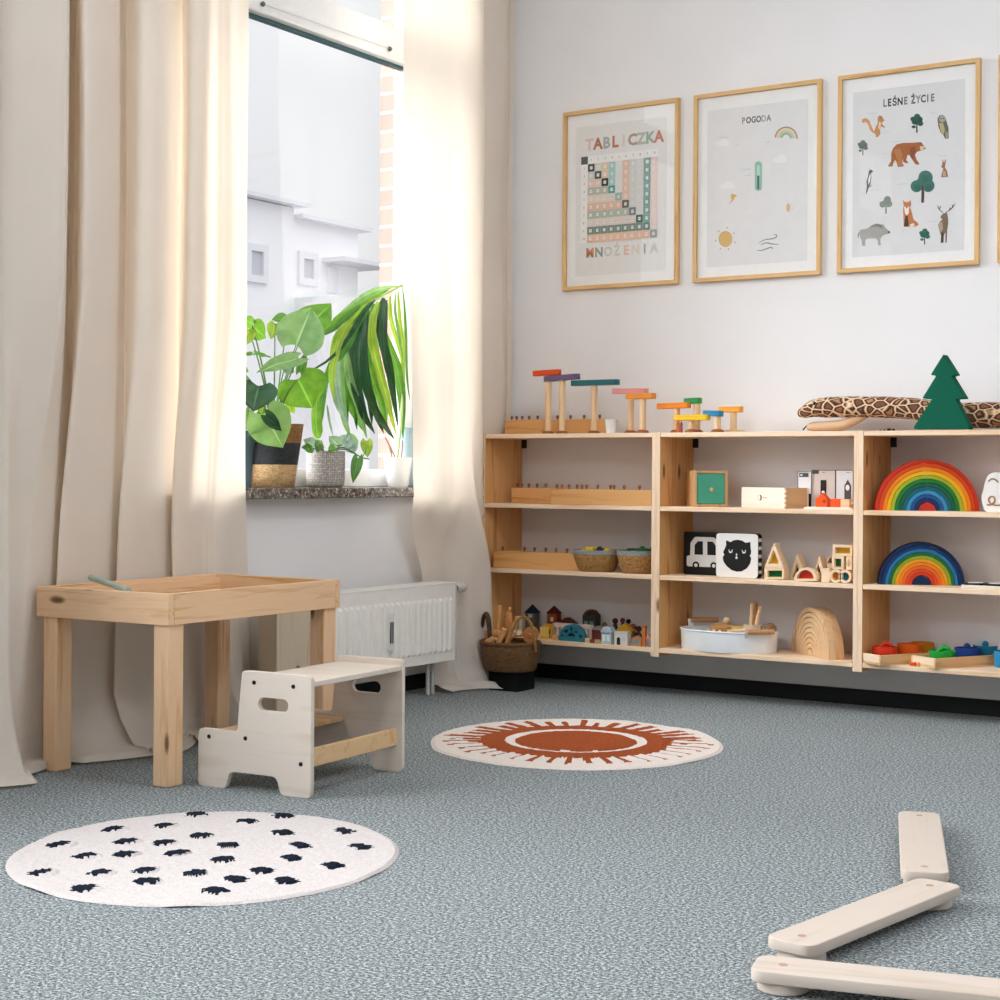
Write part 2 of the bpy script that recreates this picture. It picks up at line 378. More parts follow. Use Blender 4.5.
below = wm('LESS_THAN', sp.outputs[2], -.02); base_ = wm('MULTIPLY_ADD', below, -.45, base_)
dt = wn('ShaderNodeVectorMath', operation='DOT_PRODUCT'); dt.inputs[1].default_value = Vector((-.77, -.40, .50)).normalized(); nt.links.new(tc.outputs['Generated'], dt.inputs[0])
gl = wm('POWER', wm('MAXIMUM', dt.outputs['Value'], 0), GLOW_P); gl = wm('MULTIPLY', gl, wm('GREATER_THAN', sp.outputs[2], -.02))
bg.inputs[0].default_value = (.945, .965, 1, 1); nt.links.new(wm('MULTIPLY_ADD', gl, GLOW, base_), bg.inputs[1]); nt.links.new(bg.outputs[0], wo.inputs[0])
def mat_emit(c, st):
    t = NT('fill_glow'); e_ = t.n('ShaderNodeEmission'); e_.inputs[0].default_value = c; e_.inputs[1].default_value = st; return t.done(e_.outputs[0])
FILL_EMIT = mat_emit((.94, .965, 1, 1), 50)
# unseen fill globes added above and behind the view to brighten the room
for (lx, ly) in ((1.9, -2.3), (1.9, -5.6), (4.6, -2.3), (4.6, -5.6)):
    cl = thing('fill_globe', 'added white fill globe hanging unseen from the ceiling', 'fill light', (lx, ly, ZC), 0, 'added fill globes')
    MB().lathe([(.06, -.02), (.06, 0)], 24).build('added_canopy', WHITE, cl); MB().tube([(0, 0, -.02), (0, 0, -.32)], .006, 8).build('stem', WHITE, cl)  # canopy and stem belong to the added fill globe
    MB().ball((0, 0, -.45), .15, 24, 14).build('added_globe', FILL_EMIT, cl)

# ------------------------------------------------------------------ outside: building across the street, its haze put into pale colours
R4_ = lambda x0, z0, x1, z1: [(x0, z0), (x1, z0), (x1, z1), (x0, z1)]
B = thing('building', 'pale flat roofed building with balconies seen hazily through the window', 'building', (-15, 14, 0))
PB = plain('f0eff2', .9)
def bo(px, py, X=-15): p = ax(px, py, X); return p-Vector((-15, 14, 0))
yl = bo(205, 200).y; ym = bo(294, 208).y; yr = bo(358, 230).y
MB().box((-6, yl-3, -6), (0, ym, bo(294, 208).z)).build('main_block', PB, B)
MB().box((-6, ym, -6), (0, yr, bo(350, 230).z)).build('side_block', PB, B)
MB().box((-6.2, yl-3, bo(294, 207).z), (.2, ym+.2, bo(294, 203).z)).build('roof_edge', plain('e2e2e7', .9), B)
MB().box((-6.2, ym, bo(350, 230).z), (.2, yr+.2, bo(350, 226).z)).build('roof_edge', plain('e2e2e7', .9), B)
MB().box((-.8, bo(322, 262).y, bo(345, 266).z), (.5, bo(372, 266).y, bo(345, 262).z)).build('balcony_slab', plain('dedee4', .9), B)
for (x0, y0, x1, y1) in ((244, 246, 266, 281), (297, 254, 316, 284), (327, 268, 336, 292)):
    a = bo(x0, y1); b = bo(x1, y0)
    me = solid([R4_(a.y, a.z, b.y, b.z), R4_(a.y+.12, a.z+.12, b.y-.12, b.z-.12)], .06); fo = MB().mesh(me, Matrix(((0, 0, 1, .03), (1, 0, 0, 0), (0, 1, 0, 0), (0, 0, 0, 1)))).build('window_frame', plain('e4e4e8', .8), B); bpy.data.meshes.remove(me)
    MB().box((-.02, a.y+.1, a.z+.1), (.012, b.y-.1, b.z-.1)).build('pane', plain('c3c4cb', .6), fo)
MB().box((0, bo(295, 300).y, -6), (.9, bo(330, 300).y, bo(310, 300).z)).build('balcony', PB, B)

# ------------------------------------------------------------------ curtains
def curtain(name, label, prof, row, rowz, shear, hem_len, seed, ztop=ZC-.02, lowx=None):
    root = thing(name, label, 'curtain', (0, 0, 0))
    pts = [(ax(px, row, X).x, ax(px, row, X).y, 0) for px, X in prof]
    path = catmull(pts, 10); NU = len(path)-1
    zs = [ztop+(0.03-ztop)*(j/44) for j in range(45)]
    L = 8; NV = len(zs)-1+L
    def pt(u, j):
        i = int(round(u*NU)); p = path[i]; x, y = p.x, p.y
        if j < len(zs): z = zs[j]; ex = 0
        else: z = .03; ex = (j-len(zs)+1)/L
        k = max(0, (rowz-z)/rowz); y += shear(u)*k**1.6
        x += .010*noise.noise((u*9, z*1.3, seed))*(1+k)
        y += .01*noise.noise((u*7+30, z*1.1, seed))
        if lowx: x, y = lowx(u, z, x, y)
        if z < .32 and not y > -.33 and not (ex == 0 and -2.72 < y < -1.8):                                             # the surplus cloth folds over itself before it meets the floor
            q = (.32-z)/.29; x += .05*q*q*(1+.8*noise.noise((u*6, 3, seed)))
        if ex:
            x += hem_len*ex*(1+.5*noise.noise((u*5, 9, seed)))*(0 if -2.72 < y < -2.48 or -1.96 < y < -1.8 else 1); z = .028-.02*ex+.03*max(0, noise.noise((u*11, ex*2.5, seed+5)))*math.sin(PI*ex)
        return Vector((max(x, XW+.012), min(y, -.02), z))
    def part(nm, j0, j1):
        b = MB(); b.add([pt(i/NU, j) for j in range(j0, j1+1) for i in range(NU+1)],
            [(r*(NU+1)+i, r*(NU+1)+i+1, (r+1)*(NU+1)+i+1, (r+1)*(NU+1)+i) for r in range(j1-j0) for i in range(NU)])
        return b.build(nm, CURTAIN, root, 0, 3)
    part('curtain_panel', 0, 41); part('hem', 41, NV)
    return root
LP = [(-85, -.2), (-60, -.06), (-25, -.13), (0, -.03), (25, .01), (58, .03), (66, -.0), (68.5, -.27), (75.5, -.27), (82, -.05), (100, -.07), (122, -.17), (127, -.17), (136, -.06), (150, -.03), (162, -.07), (178, -.17), (182, -.16), (187, -.05), (200, -.02), (212, -.09), (222, -.06), (232, -.02), (240, -.03), (247, -.16)]
LP = [(a, -.135+(b+.08)*.75) for a, b in LP]
def llow(u, z, x, y):
    k = max(0, min(1, (1.4-z)/.8)); k = k*k*(3-2*k)
    if y < -2.70: k *= max(.0, 1-(-2.70-y)/.06)
    xt = -.197+.40*(x+.17)
    if z < .14 and -2.46 < y < -1.98: xt += .12*((.14-z)/.14)*math.sin(PI*(y+2.46)/.48)
    return x+(xt-x)*k, y
curtain('curtain', 'long cream curtain hanging in deep folds behind the wooden sand table', LP, 250, 1.3, lambda u: -.14*(1-u)**1.3+.05*u, .05, 3., lowx=llow)
RP = [(402.5, -.125), (412, -.115), (425, -.13), (443, -.11), (455, -.10), (470, -.13), (480, -.16), (484, -.19), (488, -.226), (500, -.222), (508, -.26), (513, -.235), (521, -.232)]
def rlow(u, z, x, y):
    e = max(0, min(1, (2.2-z)/1.3)); y += .075*e*max(0, 1-2*u)
    k = max(0, min(1, (.85-z)/.45)); k = k*k*(3-2*k)
    y2 = y+(.20*(1-u)+.02)*k; x2 = x+(-.235-x)*k*max(0, 1-1.9*u)
    f_ = max(0, min(1, (1.1-z)/.5)); x2 += f_*(.022*math.sin(u*34+1.2*z)+.010*math.sin(u*61+2.5*z))*max(0, min(1, (y2+.58)/.10))
    if z < .30 and -.56 < y2 < -.33: x2 += .07*((.30-z)/.30)**2*(.6+.5*noise.noise((u*9, z*6, 4)))
    g_ = max(0, min(1, (.75-z)/.25))*max(0, min(1, (-.44-y2)/.06)); x2 += (min(x2, -.232)-x2)*g_
    if y2 > -.32: x2 = min(x2, -.234)
    return x2, min(y2, -.03)
curtain('curtain', 'cream curtain hanging between the window and the wooden wall shelves', RP, 250, 1.0, lambda u: 0, .09, 8., lowx=rlow)

# ------------------------------------------------------------------ radiator
rx = -.10; ra = ax(457, 583, rx); rb = ax(457, 660, rx); y1 = ra.y; y0 = -1.66; z1 = ra.z; z0 = rb.z
RD = thing('radiator', 'white ribbed panel radiator under the window sill', 'radiator', (rx, y1, z0)); H = z1-z0; LN = y1-y0
f = MB(); pitch = .0333; nr = int((LN-.06)/pitch)
f.box((-.02, -LN, 0), (-.006, 0, H)); 
f.build('front_panel', RADM, RD, .002)
rib = MB()
for k in range(nr):
    yc = -.035-pitch*(k+.0); w_ = .011
    rib.add([(-.007, yc-w_, .035), (-.007, yc+w_, .035), (-.007, yc+w_, H-.05), (-.007, yc-w_, H-.05), (.003, yc-w_*.45, .047), (.003, yc+w_*.45, .047), (.003, yc+w_*.45, H-.062), (.003, yc-w_*.45, H-.062)],
            [(4, 5, 6, 7), (0, 1, 5, 4), (1, 2, 6, 5), (2, 3, 7, 6), (3, 0, 4, 7)])
o = rib.build('ribbing', RADM, RD, smooth=.05)
MB().box((-.094, -LN, 0.01), (-.08, 0, H-.01)).build('rear_panel', RADM, RD, .002)
MB().box((-.096, -LN, H-.004), (-.004, 0, H+.004)).build('top_cover', RADM, RD, .003)
MB().box((-.096, 0, .0), (-.002, .004, H)).build('side_cover', plain('c9c7c1', .4), RD, .001); MB().box((-.096, -LN-.004, .0), (-.002, -LN, H)).build('side_cover', plain('c9c7c1', .4), RD, .001)
pv = ax(465, 587, -.15)-Vector((rx, y1, z0))
M = Matrix.Translation((-.05, .004, pv.z)) @ Matrix.Rotation(-PI/2, 4, 'X')
MB().lathe([(.009, 0), (.009, .045), (.012, .05), (.012, .062)], 16, 0, M).build('valve', METAL, RD)
MB().lathe([(.014, .062), (.0185, .066), (.020, .085), (.018, .108), (.013, .118)], 24, 0, M).build('valve_knob', plain('d6d4cf', .35), RD)
hm = ax(389, 632, rx)-Vector((rx, y1, z0)); hh = .066
hmo = plate('heat_meter', [rrect(-.017, -hh, .017, hh, .008)], -.0, .016, plain('e9e8e4', .3), RD, .002, Matrix.Translation((.012, hm.y, hm.z)) @ Matrix.Rotation(PI/2, 4, 'Z'))
plate('display_slot', [rrect(-.010, -hh*.62, -.002, hh*.55, .003), rrect(.003, -hh*.62, .010, hh*.55, .003)], -.0015, .002, plain('44474a', .3), hmo, 0, Matrix.Translation((.012, hm.y, hm.z)) @ Matrix.Rotation(PI/2, 4, 'Z'))
for dy in (-.115, -.085): MB().tube([(-.05, dy, 0.02), (-.05, dy, -z0+.002)], .0085, 10).build('pipe', plain('b8b8b4', .3), RD)
for dy in (-.3, -LN+.2): MB().box((-.2, dy, .08), (-.09, dy+.03, H-.05)).build('wall_bracket', RADM, RD)

# plywood-coloured box standing between table and radiator
xb_ = -.01; pl_ = ax(277, 640, xb_); pr_ = ax(322, 640, xb_); bw_ = pr_.y-pl_.y; bh_ = .40
bx_ = thing('storage_box', 'beige board box with a round hand hole between the table and the radiator', 'box', (xb_, pl_.y, 0))
pa = ax(298, 671, xb_)-Vector((xb_, pl_.y, 0)); BXM = wood('cdbfa8', 'bda98c', 2, .7, .5, False)
plate('front_board', [roundpoly([(0, 0), (bw_, 0), (bw_, bh_), (0, bh_)], .006), circ(pa.y, pa.z, .017, n=18)], 0, .012, BXM, bx_, .001, Matrix.Rotation(PI/2, 4, 'Z'))
MB().box((-.075, 0, 0), (-.0125, .012, bh_)).build('side_board', BXM, bx_); MB().box((-.075, bw_-.012, 0), (-.0125, bw_, bh_)).build('side_board', BXM, bx_); MB().box((-.075, .012, 0), (-.0125, bw_-.012, .012)).build('bottom_board', BXM, bx_); MB().box((-.075, .012, .012), (-.065, bw_-.012, bh_)).build('back_board', BXM, bx_)

# ------------------------------------------------------------------ sand table
TB = thing('sand_table', 'pine play table with a deep rimmed tray in front of the long curtain', 'table', (.352, -2.592, 0), math.radians(1.5))
tw, tl, za, zb = .49, .738, .426, .509; th = .022
PX, PY, PZ = pine(0), pine(1), pine(2)
MB().box((-tw, 0, za), (0, th, zb)).build('rim_board', PX, TB, .0015); MB().box((-tw, tl-th, za), (0, tl, zb)).build('rim_board', PX, TB, .0015)
MB().box((-th, th, za), (0, tl-th, zb)).build('rim_board', PY, TB, .0015); MB().box((-tw, th, za), (-tw+th, tl-th, zb)).build('rim_board', PY, TB, .0015)
MB().box((-tw+th, th, za+.012), (-th, tl-th, za+.022)).build('tray_floor', ply(0), TB)
MB().box((-tw+th, th, za+.022), (-tw+th+.02, tl-th, zb-.012)).build('cleat', PY, TB, .001)
for (lx, ly) in ((-.008, .008), (-tw+.018+.052, .008), (-.008, tl-.008-.06), (-tw+.018+.052, tl-.008-.06)):
    MB().box((lx-.052, ly, 0), (lx, ly+.06, za+.012)).build('leg', PZ, TB, .004)
p = az(93, 577, .512)
M = TB.matrix_basis.copy(); M = Matrix.Translation(TB.location) @ Matrix.Rotation(math.radians(1.5), 4, 'Z')
RDm = plain('a9bfb4', .5)
q0 = az(91.5, 577.8, .528); qv = az(121, 588, .512); q1 = q0+(qv-q0)*1.25
ro = thing('wooden_rod', 'pale green rod leaning on the rim of the sand table', 'rod', q0)
MB().tube([Vector((0, 0, 0)), q1-q0], .0085, 12).build('shaft', RDm, ro); MB().tube([Vector((0, 0, 0)), (q1-q0)*-.015], .0088, 12).build('end_cap', plain('8da89a', .5), ro)
rnd = random.Random(4)
sh = MB()
for k in range(260):
    lx = -tw+.05+rnd.random()*(tw-.1); ly = .3+rnd.random()*(tl-.36); zz = za+.024+.022*math.exp(-((lx+.22)**2+(ly-.6)**2)/.03)
    p = M @ Vector((lx, ly, zz)); sh.box((-.008, -.004, -.002), (.008, .004, .002), 0, Matrix.Translation(p) @ Euler((rnd.random()*.8, rnd.random()*.8, rnd.random()*6)).to_matrix().to_4x4())
so = MB().grid(16, 16, lambda u, v: M @ Vector((-tw+.045+(tw-.09)*u, .03+(tl-.06)*v, za+.0225+.022*math.exp(-((-tw+.045+(tw-.09)*u+.22)**2+(.03+(tl-.06)*v-.6)**2)/.03)))).build('wood_shavings', plain('dcc7a8', .9))
so2 = sh.build('shaving_flakes', plain('e0cdb2', .9), so); so2['kind'] = 'stuff'
tag(so, 'loose pale wood shavings inside the tray of the sand table', 'shavings', None, 'stuff')

# ------------------------------------------------------------------ step stool
ST = thing('step_stool', 'birch plywood two step stool with screwed side panels beside the sand table', 'stool', (.742, -2.481, 0), math.radians(4))
SL = .364; prof = [(0, 0), (.092, 0), (.105, .046), (.255, .046), (.27, 0), (SL, 0), (SL, .313), (.143, .313), (.128, .153), (0, .153)]
prr = [.014, .016, .02, .02, .016, .016, .014, .014, .012, .016]
BP = wood('dfd4c8', 'd4c6b5', 0, .6, .5, False); BPI = wood('e0bd90', 'cca373', 0, .6, .5, False)
def sx_(p): return [(x-SL, z) for x, z in p]
def side_panel(y):
    o = plate('side_panel', [sx_(roundpoly(prof, prr)), sx_(rrect(.197, .214, .292, .247, .0164, 6))], y, .015, BP, ST, .0015); return o
s0 = side_panel(0); s1 = side_panel(.430)
SM = plain('2e3236', .3, metal=.8)
for (x, z) in ((.183, .284), (.308, .282), (.036, .132), (.156, .137), (.333, .086)):
    MB().lathe([(.0058, 0), (.0055, .0015), (.003, .002), (.0025, .0008), (0.0001, .0006)], 16, 0, Matrix.Translation((x-SL, 0, z)) @ Matrix.Rotation(PI/2, 4, 'X')).build('screw', SM, s0)
    MB().lathe([(.0058, 0), (.0055, .0015), (.003, .002)], 12, 0, Matrix.Translation((x-SL, .445, z)) @ Matrix.Rotation(-PI/2, 4, 'X')).build('screw', SM, s1)
MB().box((.148-SL, .015, .282), (-.004, .43, .296)).build('seat_board', BP, ST, .002)
MB().box((.008-SL, .015, .128), (.168-SL, .43, .141)).build('step_board', BPI, ST, .002)
MB().box((-.03, .015, .075), (-.016, .43, .122)).build('crossbar', BPI, ST, .002)

# ------------------------------------------------------------------ rugs
def rug(name, label, cx, cy, R, pat, mats, n, seed, wob, group=None):
    b = MB(); H = n
    def fn(u, v):
        r = v; a = u*2*PI; rr = R*(1+wob*noise.noise((math.cos(a)*2.2, math.sin(a)*2.2, seed)))
        x, y = r*rr*math.cos(a), r*rr*math.sin(a); m, h = pat(x/R, y/R); e_ = x*_r0.x+y*_r0.y; x -= .045*e_*_r0.x; y -= .045*e_*_r0.y
        z = .0055+h+.0012*noise.noise((x*60, y*60, seed)); 
        if r > .985: z = .001
        z += max(0, .006*noise.noise((math.cos(a)*3, math.sin(a)*3, seed+3)))*(r**6)
        return Vector((x, y, z))
    nu, nv = n*3, n
    b.grid(nu, nv, fn)
    vs = b.v; b.mi = []
    for f_ in b.f:
        c = [sum(vs[i][k] for i in f_)/4/R for k in (0, 1)]; b.mi.append(pat(*c)[0])
    o = b.build(name, mats, None, 0, 1.2); o.location = (cx, cy, 0); return tag(o, label, 'rug')
D1 = [(265, 113), (392, 105), (467, 79), (588, 95), (678, 82), (139, 149), (298, 142), (390, 146), (478, 129), (543, 152), (673, 122), (716, 152), (820, 118), (857, 155), (200, 176), (297, 173), (422, 170), (531, 186), (696, 182), (795, 200), (94, 215), (237, 216), (343, 211), (464, 218), (625, 212), (197, 254), (349, 237), (558, 232), (684, 236), (512, 260)]
def rugfit(L, Rr, T, Bm):
    P_ = [az(*q, .008) for q in (L, Rr, T, Bm)]
    return P_
a_, b_, c_, d_ = rugfit((5, 868), (397, 848), (210, 807), (190, 908))
r1c = ((a_+b_+c_+d_)/4); R1 = ((a_-b_).length+(c_-d_).length)/4*.985; r1c = r1c+FW*.03
d1 = [((az(x*.42, 780+y*.42, .01)-r1c)/R1) for x, y in D1]
def pat1(x, y):
    for k, d in enumerate(d1):
        dx, dy = x-d.x, y-d.y; q = math.hypot(dx, dy)
        if q < .1:
            a = math.atan2(dy, dx)
            if q < .058*(1+.4*noise.noise((math.cos(a)*2.5+k*7, math.sin(a)*2.5, k))): return 1, .004
    return 0, 0
rug('round_rug', 'round white rug scattered with dark tufted dots', r1c.x, r1c.y, R1, pat1, [mat_tuft('d3cdcb', 'bfb8b5', 260, .35), mat_tuft('27303f', '10151d', 300)], 110, 1., .012)
a_, b_, c_, d_ = rugfit((434.5, 743), (722, 740), (578, 716), (565, 768))
r2c = ((a_+b_+c_+d_)/4); R2 = ((a_-b_).length+(c_-d_).length)/4
rr2 = random.Random(3); NR = 40; rays = [(2*PI*k/NR+rr2.uniform(-.02, .02), rr2.uniform(.78, .9), rr2.uniform(.016, .024)) for k in range(NR)]
def pat2(x, y):
    r = math.hypot(x, y)
    if r < .40: return 1, .0035
    if r < .465: return 0, 0
    if r < .63+.03*noise.noise((x*9, y*9, 2)): return 1, .003
    if r < .92:
        a = math.atan2(y, x) % (2*PI)
        for (t, l, w_) in rays:
            d = abs((a-t+PI) % (2*PI)-PI)*r
            if d < w_ and r < l: return 1, .003
    return 0, 0
rug('round_rug', 'round cream rug with a tufted rust orange sun lying before the shelves', r2c.x, r2c.y, R2, pat2, [mat_tuft('e3dad3', 'd0c5bc', 300, .25), mat_tuft('b8623a', '8a3f20', 240)], 150, 4., .02)

# ------------------------------------------------------------------ balance beams
BT = .040
def beam(label, c0, c1, wd_, pegs=True):
    c0 = Vector(c0); c1 = Vector(c1); d = c1-c0; L = d.length; an = math.atan2(d.y, d.x)
    o = thing('balance_beam', label, 'balance beam', (c0.x, c0.y, 0), an, 'balance beam boards on the carpet')
    W = wood('cdc0b4', 'c0b0a0', 0, .5, .45, False)
    flat('plank', [rrect(0, -wd_/2, L, wd_/2, wd_*.24, 6)], .020, .020, W, o, .003)
    for x in (wd_*.5, L-wd_*.5):
        MB().lathe([(wd_*.40, 0), (wd_*.44, .003), (wd_*.44, .018), (wd_*.40, .020)], 28, 0, Matrix.Translation((x, 0, 0))).build('foot', W, o)
        MB().lathe([(.0075, BT-.001), (.0075, BT+.0006)], 14, 0, Matrix.Translation((x, 0, 0))).build('peg', plain('b3947c', .6), o)
    return o
def mid(p, q, z=BT): return (az(*p, z)+az(*q, z))/2
t0 = mid((897, 812), (941, 811)); t1 = mid((901, 873), (949, 871))
b1w = (az(900, 850, BT)-az(946, 850, BT)); ndir = (t1-t0).normalized(); wbm = abs(b1w.cross(ndir).z)
beam('short looking balance beam board farthest back, pointing at the shelves', t0, t1, wbm)
n0 = mid((921, 874), (962, 888)); n1 = mid((757, 937), (818, 946))
beam('balance beam board slanting between the other two boards', n0+(n1-n0)*0.0, n1, wbm)
m0 = az(757, 962, BT); m1 = az(1000, 987, BT); md = (m1-m0).normalized()
beam('balance beam board closest to the viewer running out of frame', m0-md*.005, m0+md*.62, wbm)

# ------------------------------------------------------------------ shelves
ZT_ = [.986, .712, .456, .185]; BTK = .017; SD = -.28; ZB = .153
UX = [-.211, .569, 1.356, 2.143]
SH_SHADE, SHX = wood('dca96e', 'b97d42', 2), wood('ecd2b5', 'd8b28a', 0); SH_LIT = wood('ecd2b5', 'd8b28a', 2)  # shade put into the orange side wood, light into the pale boards and edges
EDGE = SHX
unit_names = ['pine wall shelf unit next to the curtain holding the village toys', 'middle pine wall shelf unit holding the white tub', 'right hand pine wall shelf unit holding the two rainbows']
for k in range(3):
    a, b = UX[k], UX[k+1]
    U = thing('shelf_unit', unit_names[k], 'shelf', (a, 0, 0), 0, 'pine shelf units on the wall')
    wdt = b-a
    for x in (0, wdt-BTK): MB().box((x, SD, ZB), (x+BTK-.0006, -.003, ZT_[0]+.001)).build('side_panel', SH_SHADE, U, .0012); MB().box((x, SD-.0016, ZB), (x+BTK-.0006, SD-.0001, ZT_[0]+.001)).build('lit_edge', SH_LIT, U)  # thin pale strip paints the light on each panel's front edge
    for z in ZT_: MB().box((BTK, SD, z-BTK), (wdt-BTK, -.006, z)).build('shelf_board', SHX, U, .0015)
    for x in (BTK, wdt-BTK-.02): MB().box((x, -.012, ZT_[0]-BTK-.035), (x+.02, -.003, ZT_[0]-BTK)).build('wall_bracket', plain('2b2420', .5), U)
def on(px, Y, lv):                                       # point on shelf level lv at depth Y seen at column px
    q = ay(px, 500, Y); return Vector((q.x, Y, ZT_[lv]))
def hgt(px, py, Y): return ay(px, py, Y).z

# framed prints
def poster(x0, x1, zt, zb, label):
    o = thing('framed_print', label, 'picture', ((x0+x1)/2, 0, zb), 0, 'framed prints above the shelves')
    W = x1-x0; H = zt-zb; fw = .0155; fd = .022
    FR = wood('d9b37c', 'c0925a', 2, 2, .45, False); FRX = wood('d9b37c', 'c0925a', 0, 2, .45, False)
    fr = MB(); A = [(-W/2, 0), (W/2, 0), (W/2, H), (-W/2, H)]; Bq = [(-W/2+fw, fw), (W/2-fw, fw), (W/2-fw, H-fw), (-W/2+fw, H-fw)]
    vs = []
    for pts in (A, Bq):
        for y in (-fd, -.0015): vs += [(x, y, z) for x, z in pts]
    fs = []
    for i in range(4):
        j = (i+1) % 4
        fs += [(i, j, 8+j, 8+i), (4+j, 4+i, 12+i, 12+j), (j, i, 4+i, 4+j), (8+i, 8+j, 12+j, 12+i)]
    fr.add(vs, fs); fr.mi = [1 if (k//4) % 2 == 1 else 0 for k in range(len(fs))]
    fr.build('frame', [FRX, FR], o, .001, fix=True)
    mt = MB().box((-W/2+fw*.6, -.009, fw*.6), (W/2-fw*.6, -.004, H-fw*.6)).build('mat_board', PAPER, o)
    MB().box((-W/2+fw*.8, -.0142, fw*.8), (W/2-fw*.8, -.0136, H-fw*.8)).build('glazing', PICGLASS, o)
    return o, W, H
YP = -.0100
class Art:
    """printed sheet: flat coloured shapes lying on the paper, one mesh"""
    def __init__(s, o): s.o = o; s.b = MB(); s.m = []; s.k = 0; s.lv = 0
    def mi(s, c):
        m = plain(c, .8, spec=.1)
        if m not in s.m: s.m.append(m)
        return s.m.index(m)
    def poly(s, pts, c, up=1):
        s.lv += up*.000012; y = YP-s.lv
        me = solid([pts], 0); off = s.o.location
        s.b.mesh(me, Matrix.Translation((0, y, 0)) @ XZ, s.mi(c)); bpy.data.meshes.remove(me)
    def rect(s, x0, z0, x1, z1, c):
        s.lv += .000012; y = YP-s.lv; s.b.add([(x0, y, z0), (x1, y, z0), (x1, y, z1), (x0, y, z1)], [(0, 1, 2, 3)], s.mi(c))
    def text(s, t, x, z, size, c, bold=0, sxq=1):
        s.lv += .000012; y = YP-s.lv; me = text_mesh(t, size, 'CENTER', bold)
        s.b.mesh(me, Matrix.Translation((x, y, z)) @ XZ @ Matrix.Diagonal((sxq, 1, 1, 1)), s.mi(c)); bpy.data.meshes.remove(me)
    def px(s, pts, c):                                   # outline given as seen in the photograph, laid flat on the sheet
        out = []
        for p in pts: q = ay(p[0], p[1], YP)-s.o.location; out.append((q.x, q.z))
        s.poly(out, c)
    def ptxt(s, t, p, size, c, bold=0, sxq=1):
        q = ay(p[0], p[1], YP)-s.o.location; s.text(t, q.x, q.z, size, c, bold, sxq)
    def done(s): return s.b.build('printed_sheet', s.m, s.o)
G = .0643; W_ = .52; ztp, zbt = 2.290, 1.570
defs = ['gold framed multiplication table print nearest the window', 'framed weather print with a large yellow sun, between the two other prints', 'framed forest animals print with a brown bear', 'framed print cut off by the right edge of the photo']
PO = [poster(k*(W_+G), k*(W_+G)+W_, ztp, zbt, defs[k]) for k in range(4)]
# 1: multiplication table
o, W, H = PO[0]; A = Art(o)
A.rect(-.205, .055, .205, .655, 'e6e5e3')
cols = ['d9c7bf', 'b5745f', 'a9b3aa', 'c07a66', 'd8d4cf', 'b09a92', 'b7bdb4', '9db0a4', 'c98573']
def pq(px, py): q = ay(px, py, YP)-o.location; return q.x, q.z
tz = [pq(589, 143), pq(661, 135)]
for i, ch in enumerate('TABLICZKA'):
    u = i/8; xa, xb = pq(589.5, 143)[0], pq(659, 135)[0]; A.text(ch, xa+(xb-xa)*u, pq(625, 141)[1], .062, cols[i], .0025, .95)
c2 = ['d0875f', '8e9a95', 'c9cbc6', 'c9cbc6', 'ddbfae', 'ddd3cb', '9aa39d', 'c4cac6']
for i, ch in enumerate('MNOŻENIA'):
    u = i/7; xa, xb = pq(590, 253)[0], pq(654, 249)[0]; A.text(ch, xa+(xb-xa)*u, pq(620, 251)[1], .052, c2[i], .002, .95)
gx0, gx1 = pq(581, 180)[0], pq(658, 180)[0]; gz1, gz0 = pq(600, 155)[1], pq(600, 242)[1]
N = 11; cw, ch_ = (gx1-gx0)/N, (gz1-gz0)/N
rowc = ['ecebe9', 'e3ded9', 'cfd2c9', 'e6cdbf', 'b9c0b2', 'e2d5c9', 'e6bfa8', 'b3bdb0', 'dfd3ca', '7f9188', 'e5bda5']
for r in range(N):
    for c in range(N):
        x = gx0+c*cw; z = gz1-(r+1)*ch_; m = .0012
        if r == 0 and c == 0: col = '5e6462'
        elif r == c: col = ['5e6462', '4f5553', '55605a', '3f4543', '5aa3a0', '9fc0bd', '6d6668', '7b8a8a', '4d6d69', '6b8884', '9aa3a5'][r]
        elif r == 0 or c == 0: col = 'f0efed'
        else: col = rowc[max(r, c)] if r > c else ['ecebe9', 'e3ded9', 'd6d9d0', 'e0cdb4', 'a8cfcd', 'dfe5e3', 'e8c3ac', 'd3d8d5', 'dcdcda', '6f9d97', 'e7cfc8'][c]
        A.rect(x+m*.3, z+m*.3, x+cw-m*.3, z+ch_-m*.3, col)
        if r and c: A.rect(x+cw*.32, z+ch_*.30, x+cw*.68, z+ch_*.70, 'f1efed')
        t = '' if (r == 0 and c == 0) else str(max(r, 1)*max(c, 1))
        if t: A.text(t, x+cw/2, z+ch_/2, .011 if r and c else .014, '8a8a88')
A.done()
# 2: weather
o, W, H = PO[1]; A = Art(o)
def zm(ox, oy, s): return lambda pts: [(ox+x*s, oy+y*s) for x, y in pts]
def pe(cx, cy, rx_, ry_, n=24, a0=0, a1=2*PI): return circ(cx, cy, rx_, ry_, n, a0, a1)
A.rect(-.205, .055, .205, .655, 'e4e3e3')
for i, chh in enumerate('POGODA'):
    A.ptxt(chh, (743.5+i*5.05, 121-.25*i*1.0-(.3*i)), .033, ['8a8c8c', '55585a', '6b6e6e', '5c5f60', 'a5a7a7', '85888a'][i], .0012, .8)
z1_ = zm(700, 90, .125); z2_ = zm(700, 180, .125)
for r_, c in ((92, 'a8806e'), (82, 'ddcfae'), (60, 'b9c7ab'), (42, '95b09c'), (28, 'e4e3e3')):
    A.px(z1_([(690+r_*math.cos(t), 385-r_*1.0*math.sin(t)) for t in [PI*k/20-.05 for k in range(21)]]), c)
A.px(z1_(roundpoly([(438, 570), (497, 562), (497, 800), (438, 806)], 0)) if False else z1_(rrect(438, 570, 497, 808, 29, 6)), '93bfae')
